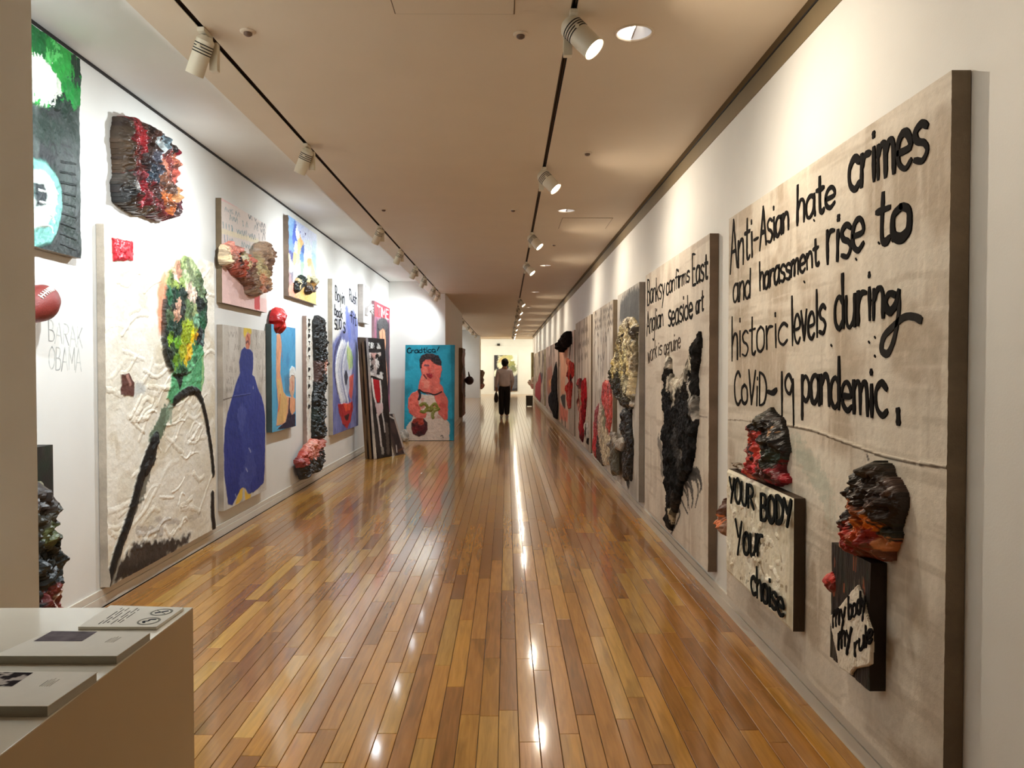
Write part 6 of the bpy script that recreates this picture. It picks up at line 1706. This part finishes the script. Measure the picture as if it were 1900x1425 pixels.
t = thing('crimson_dress_painting', 'grey mauve canvas with a crimson shape, farthest of the right wall row', 'painting', RG, fr.M)
cv = Canvas(fr, w, h, .055, 70, 110, (188, 168, 150), 301, (170, 156, 130))
cv.wash((92, 76, 70), 1.5, 2.4, .46, .6, .85); cv.wash((214, 196, 170), 2, 2, .5, .7, .7)
cv.poly(A([(160, 600), (190, 610), (185, 720), (165, 730)]), (70, 52, 66), .1, .06)
cv.poly(A([(160, 600), (175, 680), (172, 850), (165, 930), (110, 860), (112, 740), (140, 690)]), (164, 20, 40), .06, .03, jit=.2, h=.02)
cv.build('canvas', M_CANVAS, t)
fr = Frame((1.0, 37.3, .9), (1, 0, 0))
t = thing('figure_relief', 'small pinkish cream figure relief sticking out of the right wall far away', 'relief', None, fr.M)
relief('figure', t, fr, [(988, 699), (992, 699), (992, 722), (986, 722), (984, 717), (980, 713), (978, 709), (981, 705), (985, 704)], .0, .16, [(984, 710, .12, (222, 196, 176)), (988, 718, .12, (214, 160, 150)), (983, 706, .04, (60, 50, 46)), (989, 703, .08, (190, 160, 130))], step=.012, rough=.02, nscale=9, edge=.08, warp=.06, ridge=.03, seed=307, base=.3)
fr = Frame((XR - .003, 38.2, .9), (0, -1, 0))
t = thing('narrow_panel', 'narrow ochre panel at the far end of the right wall', 'relief', None, fr.M)
cv = Canvas(fr, .6, 1.35, .12, 10, 24, (176, 160, 110), 311, (150, 134, 90)); cv.wash((200, 190, 150), 5, 4, .45, .65); cv.build('panel', M_PAINT, t)

# --- paper scrap and stool on the floor by the right wall
p = hit(1118, 869, 2, 0)
t = thing('paper_scrap', 'white folded paper scrap on the floor against the right baseboard', 'paper', None, Matrix.Translation((p.x, p.y, 0)))
bm = bmesh.new()
v = [bm.verts.new(c) for c in ((-.075, -.12, .002), (.10, -.06, .002), (.10, .10, .002), (.0, .09, .045), (.03, .0, .03), (-.02, -.05, .02))]
for q in ((0, 1, 4, 5), (1, 2, 4), (2, 3, 4), (0, 5, 3), (5, 4, 3)):
    bm.faces.new([v[i] for i in q])
me = done(bm, 'sheet'); o = link('sheet', me, M_PAPER, t)
sm = o.modifiers.new('thick', 'SOLIDIFY'); sm.thickness = .002; sm.offset = 1
p = hit(982, 754.5, 2, 0)
t = thing('cube_stool', 'dark grey cube stool on the floor at the far end of the right wall', 'stool', None, Matrix.Translation((p.x, p.y, 0)))
M_ST = mat('dark_upholstery', (74, 70, 58), .8, noise=.1)
box('body', -.12, .14, 0, .26, .03, .36, M_ST, t, .008); box('cushion', -.125, .145, -.005, .265, .36, .42, M_ST, t, .015)
for (x_, y_) in ((-.10, .02), (.12, .02), (-.10, .24), (.12, .24)):
    bm = bmesh.new(); cyl_bm(bm, (x_, y_, 0), (x_, y_, .03), .015, n=10); link('foot', done(bm, 'foot'), M_DARK, t)

# ------------------------------------------------------------------ far bay and far room
fr = Frame((XPIER + .003, 21.0, .12), (0, 1, 0))
t = thing('ball_painting', 'dark narrow canvas seen edge on with a dark ball sticking out, on the grey pier', 'painting', None, fr.M)
p0 = hit(858, 648, 0, XPIER + .06)
cv = Canvas(fr, 1.55, hit(860, 647, 1, 22.0).z - .12, .09, 30, 60, (84, 52, 44), 321, (92, 72, 52)); cv.wash((150, 90, 70), 4, 3, .45, .65); cv.wash((40, 28, 26), 5, 3, .5, .66); cv.texture(.06, 5, 5); cv.build('canvas', M_PAINT, t)
c = hit(871, 706, 1, 22.3)
ML = fr.M.inverted() @ Matrix.Translation(c)
bm = bmesh.new(); bmesh.ops.create_uvsphere(bm, u_segments=28, v_segments=18, radius=.125)
for f in bm.faces:
    f.smooth = True
ball = link('ball', done(bm, 'ball'), mat('dark_leather', (54, 24, 26), .45, noise=.15, bump=.3, bscale=120), t)
ball.matrix_local = ML
ball['label'] = 'dark maroon ball'
bm = bmesh.new()
for ax_ in ('x', 'y', 'z'):
    pts_ = []
    for i in range(28):
        a_ = 2 * math.pi * i / 28
        v_ = {'x': (0, math.cos(a_), math.sin(a_)), 'y': (math.cos(a_), 0, math.sin(a_)), 'z': (math.cos(a_), math.sin(a_), 0)}[ax_]
        pts_.append(Vector(v_) * .1255)
    for i in range(28):
        cyl_bm(bm, pts_[i], pts_[(i + 1) % 28], .003, n=5, caps=False)
link('seam', done(bm, 'seam'), M_DARK, ball)['kind'] = 'stuff'
bm = bmesh.new(); cyl_bm(bm, (-.06, .0, .05), (-.14, 0, -.02), .05, .07, n=12); cyl_bm(bm, (0, 0, .11), (-.03, 0, .26), .03, .012, n=10)
link('holding_hand', done(bm, 'holding_hand'), mat('dark_paint_hand', (58, 36, 34), .5, noise=.2), t).matrix_local = ML

fr = Frame((XPIER + .002, 37.9, .9), (1, 0, 0))
t = thing('face_relief', 'brown face profile relief at the edge of the far pier', 'relief', None, fr.M)
relief('face', t, fr, [(890.9, 686), (896, 686.5), (899.5, 690), (899, 695), (897, 700), (898.5, 705), (897, 710), (900, 714), (898, 719), (894, 723), (890.9, 722)], .0, .16, [(895, 695, .1, (110, 80, 56)), (897, 708, .08, (90, 60, 44)), (896, 718, .08, (140, 84, 66))], step=.012, rough=.012, nscale=9, edge=.08, ridge=.03, seed=331, base=.4)

a = hit(917, 659, 1, YF - .05); b = hit(960, 725, 1, YF - .05)
fr = Frame((a.x, YF - .003, b.z), (1, 0, 0)); w, h = b.x - a.x, a.z - b.z
t = thing('flower_painting', 'dark canvas of white and yellow blossoms on the yellowish far wall', 'painting', None, fr.M)
cv = Canvas(fr, w, h, .05, 60, 90, (50, 46, 52), 341, (40, 36, 36))
A = lambda L: cr(820, 560, 5.9375, L)
cv.poly(A([(625, 595), (700, 600), (760, 590), (760, 640), (690, 640), (660, 700), (640, 760), (610, 680)]), (226, 222, 190), .1, .05, jit=.1)
for x_, y_, r_, c_ in [(760, 600, .22, (236, 234, 220)), (800, 610, .26, (240, 240, 230)), (805, 655, .26, (236, 234, 224)), (790, 715, .2, (230, 226, 210)), (740, 610, .2, (190, 190, 130)), (770, 690, .22, (150, 150, 90)), (690, 650, .3, (196, 186, 130)), (660, 660, .2, (206, 180, 130)), (650, 700, .2, (226, 220, 190)), (785, 760, .3, (206, 206, 190)), (600, 790, .2, (230, 230, 210)), (780, 740, .2, (120, 124, 90))]:
    q_ = fr.px(*A([(x_, y_)])[0], .05)
    cv.poly([(q_[0] + r_ * math.cos(u), q_[1] + r_ * math.sin(u)) for u in np.linspace(0, 6.28, 12)[:-1]], c_, .08, .04, local=True, jit=.15)
cv.poly(A([(780, 830), (825, 800), (825, 950), (770, 960)]), (96, 96, 104), .08, .06, jit=.3)
cv.build('canvas', M_PAINT, t)
p = hit(925, 639.5, 1, YF - .1)
t = thing('ceiling_speaker', 'small black speaker high on the yellowish far wall', 'speaker', None, Matrix.Translation((p.x, YF, p.z)))
box('body', -.08, .08, -.16, -.03, -.06, .06, M_DARK, t, .01); box('bracket', -.015, .015, -.035, -.0005, -.02, .02, M_DARK, t)

# ------------------------------------------------------------------ the visitor, seen from behind
PF = hit(936, 776.5, 2, 0)


def skin(name, V, E, R, material, parent, sub=2, root=0):
    me = bpy.data.meshes.new(name)
    me.from_pydata(V, E, [])
    o = link(name, me, material, parent)
    sk = o.modifiers.new('skin', 'SKIN'); sk.use_smooth_shade = True
    for i, r in enumerate(R):
        sv = me.skin_vertices[0].data[i]
        sv.radius = (r, r) if not isinstance(r, tuple) else r
        sv.use_root = (i == root)
    ss = o.modifiers.new('sub', 'SUBSURF'); ss.levels = sub; ss.render_levels = sub
    return o


def chain(joints):
    V, E, R = [], [], []
    idx = {}
    for key, p, r, par in joints:
        idx[key] = len(V); V.append(p); R.append(r)
        if par is not None:
            E.append((idx[par], idx[key]))
    return V, E, R


t = thing('person', 'person in a pale grey sweater and black trousers walking away down the corridor', 'person', None, Matrix.Translation((PF.x, PF.y, 0)))
M_SKIN = mat('skin', (196, 150, 122), .6, noise=.05)
M_SWEAT = mat('sweater_knit', (236, 230, 236), .9, noise=.08, nscale=10, bump=.4, bscale=120)
M_TROU = mat('black_trousers', (24, 23, 26), .85, noise=.15, nscale=14)
J = [('pel', (0, 0, .95), (.13, .10), None), ('waist', (.0, 0, 1.08), (.125, .095), 'pel'), ('chest', (0, .02, 1.28), (.15, .105), 'waist'), ('sh', (0, .015, 1.42), (.10, .07), 'chest'), ('neck', (.005, .02, 1.50), .055, 'sh'), ('skull0', (.012, .03, 1.575), .078, 'neck'), ('skull1', (.015, .03, 1.655), .088, 'skull0'), ('crown', (.015, .025, 1.705), .06, 'skull1'),
     ('la0', (-.17, .01, 1.40), .06, 'sh'), ('la1', (-.225, .0, 1.12), .045, 'la0'), ('la2', (-.235, .05, .88), .032, 'la1'), ('lh', (-.235, .065, .81), .038, 'la2'), ('ra0', (.17, .01, 1.40), .06, 'sh'), ('ra1', (.225, .0, 1.13), .045, 'ra0'), ('ra2', (.21, .12, .93), .032, 'ra1'), ('rh', (.205, .15, .87), .038, 'ra2'),
     ('ll0', (-.085, 0, .88), .095, 'pel'), ('ll1', (-.085, .02, .48), .058, 'll0'), ('ll2', (-.085, -.02, .09), .04, 'll1'), ('lf', (-.09, .09, .04), .035, 'll2'), ('rl0', (.085, 0, .88), .095, 'pel'), ('rl1', (.075, .02, .48), .058, 'rl0'), ('rl2', (.07, -.01, .09), .04, 'rl1'), ('rf', (.08, .10, .04), .035, 'rl2')]
for s_, hb in (('l', Vector((-.235, .065, .81))), ('r', Vector((.205, .15, .87)))):
    sg_ = -1 if s_ == 'l' else 1
    for k in range(4):
        b0 = hb + Vector((0, -.024 + .016 * k, -.035)); ln_ = (.03, .036, .034, .026)[k]
        J += [(f'{s_}f{k}a', tuple(b0), .011, s_ + 'h'), (f'{s_}f{k}b', tuple(b0 + Vector((-.004 * sg_, 0, -ln_))), .0095, f'{s_}f{k}a'), (f'{s_}f{k}c', tuple(b0 + Vector((-.016 * sg_, .002, -ln_ * 1.8))), .008, f'{s_}f{k}b')]
    J += [(f'{s_}ta', tuple(hb + Vector((-.01 * sg_, .035, -.005))), .012, s_ + 'h'), (f'{s_}tb', tuple(hb + Vector((-.02 * sg_, .05, -.035))), .0095, f'{s_}ta')]
skin('body', *chain(J), M_SKIN, t, 1)
J = [('b', (0, 0, .90), (.175, .135), None), ('w', (0, -.005, 1.05), (.185, .14), 'b'), ('c', (0, .005, 1.26), (.185, .135), 'w'), ('s', (0, .005, 1.40), (.13, .09), 'c'), ('n', (.004, .015, 1.475), (.072, .066), 's'),
     ('la0', (-.175, .005, 1.385), .082, 's'), ('la1', (-.232, -.005, 1.12), .066, 'la0'), ('la2', (-.238, .045, .90), .047, 'la1'), ('ra0', (.175, .005, 1.385), .082, 's'), ('ra1', (.235, -.005, 1.13), .066, 'ra0'), ('ra2', (.213, .11, .95), .047, 'ra1')]
o = skin('sweater', *chain(J), M_SWEAT, t, 2); o['label'] = 'pale grey knitted sweater'
J = [('p', (0, 0, .93), (.16, .125), None), ('w', (0, 0, 1.02), (.15, .115), 'p'), ('l0', (-.085, .0, .84), .108, 'p'), ('l1', (-.088, .015, .48), .094, 'l0'), ('l2', (-.088, -.02, .10), .082, 'l1'), ('r0', (.085, .0, .84), .108, 'p'), ('r1', (.078, .015, .48), .094, 'r0'), ('r2', (.072, -.012, .10), .082, 'r1')]
skin('trousers', *chain(J), M_TROU, t, 2)
for sg_, x_, y_ in ((-1, -.09, -.02), (1, .073, -.01)):
    skin('shoe', [(x_, y_ - .045, .045), (x_, y_ + .03, .05), (x_ + .006 * sg_, y_ + .13, .038), (x_ + .008 * sg_, y_ + .19, .034)], [(0, 1), (1, 2), (2, 3)], [(.045, .045), (.048, .05), (.048, .038), (.036, .03)], mat('white_sneaker', (214, 208, 200), .6, noise=.06), t, 2)
bm = bmesh.new(); bmesh.ops.create_icosphere(bm, subdivisions=4, radius=1)
for v in bm.verts:
    n_ = float(fbm(np.array([v.co.x * 5 + v.co.z * 3]), np.array([v.co.y * 5 - v.co.z * 4]), 9, 3)[0])
    v.co = Vector((v.co.x * .104, v.co.y * .118, v.co.z * .122)) * (.9 + .22 * n_) + Vector((.014, .005, 1.652))
bmesh.ops.delete(bm, geom=[v for v in bm.verts if v.co.y > .055 and v.co.z < 1.675], context='VERTS')
for f in bm.faces:
    f.smooth = True
hr = link('hair', done(bm, 'hair'), mat('black_hair_strands', (14, 12, 12), .6, noise=.3, nscale=40, bump=.6, bscale=60), t)
sm = hr.modifiers.new('thick', 'SOLIDIFY'); sm.thickness = .012
for sg_ in (-1, 1):
    bm = bmesh.new(); bmesh.ops.create_icosphere(bm, subdivisions=2, radius=.03, matrix=Matrix.Translation((.014 + sg_ * .092, .04, 1.615)) @ Matrix.Diagonal((.4, .7, 1.1, 1)))
    link('ear', done(bm, 'ear'), M_SKIN, t)
for nm, p_, r_ in (('nose', (.015, .125, 1.61), .016), ('chin', (.014, .085, 1.535), .035)):
    bm = bmesh.new(); bmesh.ops.create_icosphere(bm, subdivisions=2, radius=r_, matrix=Matrix.Translation(p_))
    link(nm, done(bm, nm), M_SKIN, t)
for sg_ in (-1, 1):
    bm = bmesh.new(); bmesh.ops.create_icosphere(bm, subdivisions=2, radius=.012, matrix=Matrix.Translation((.015 + sg_ * .033, .108, 1.635))); link('eye', done(bm, 'eye'), M_DARK, t)
bm = bmesh.new(); box_bm(bm, -.02, .05, .112, .12, 1.572, 1.58, .002); link('mouth', done(bm, 'mouth'), mat('lips', (150, 84, 76), .5, noise=.05), t)
# bag carried at the left hip
t = thing('hand_bag', 'dark slouchy bag hanging from the walking person left hand', 'bag', None, Matrix.Translation((PF.x - .245, PF.y + .06, .46)))
t['label'] = 'dark slouchy bag held low beside the walking person'
bm = bmesh.new(); bmesh.ops.create_uvsphere(bm, u_segments=20, v_segments=14, radius=1)
for v in bm.verts:
    z_ = v.co.z
    v.co = Vector((v.co.x * .055 * (1.15 - .25 * z_), v.co.y * .12 * (1.1 - .3 * z_), z_ * .15 + .16 + .012 * math.sin(v.co.y * 9)))
for f in bm.faces:
    f.smooth = True
link('pouch', done(bm, 'pouch'), mat('olive_bag', (52, 48, 38), .8, noise=.2), t)
bm = bmesh.new()
hp = [Vector((0, .07 * math.cos(a_), .29 + .075 * math.sin(a_))) for a_ in np.linspace(0, math.pi, 12)]
for q0, q1 in zip(hp, hp[1:]):
    cyl_bm(bm, q0, q1, .009, n=8)
link('handle', done(bm, 'handle'), mat('olive_bag'), t)
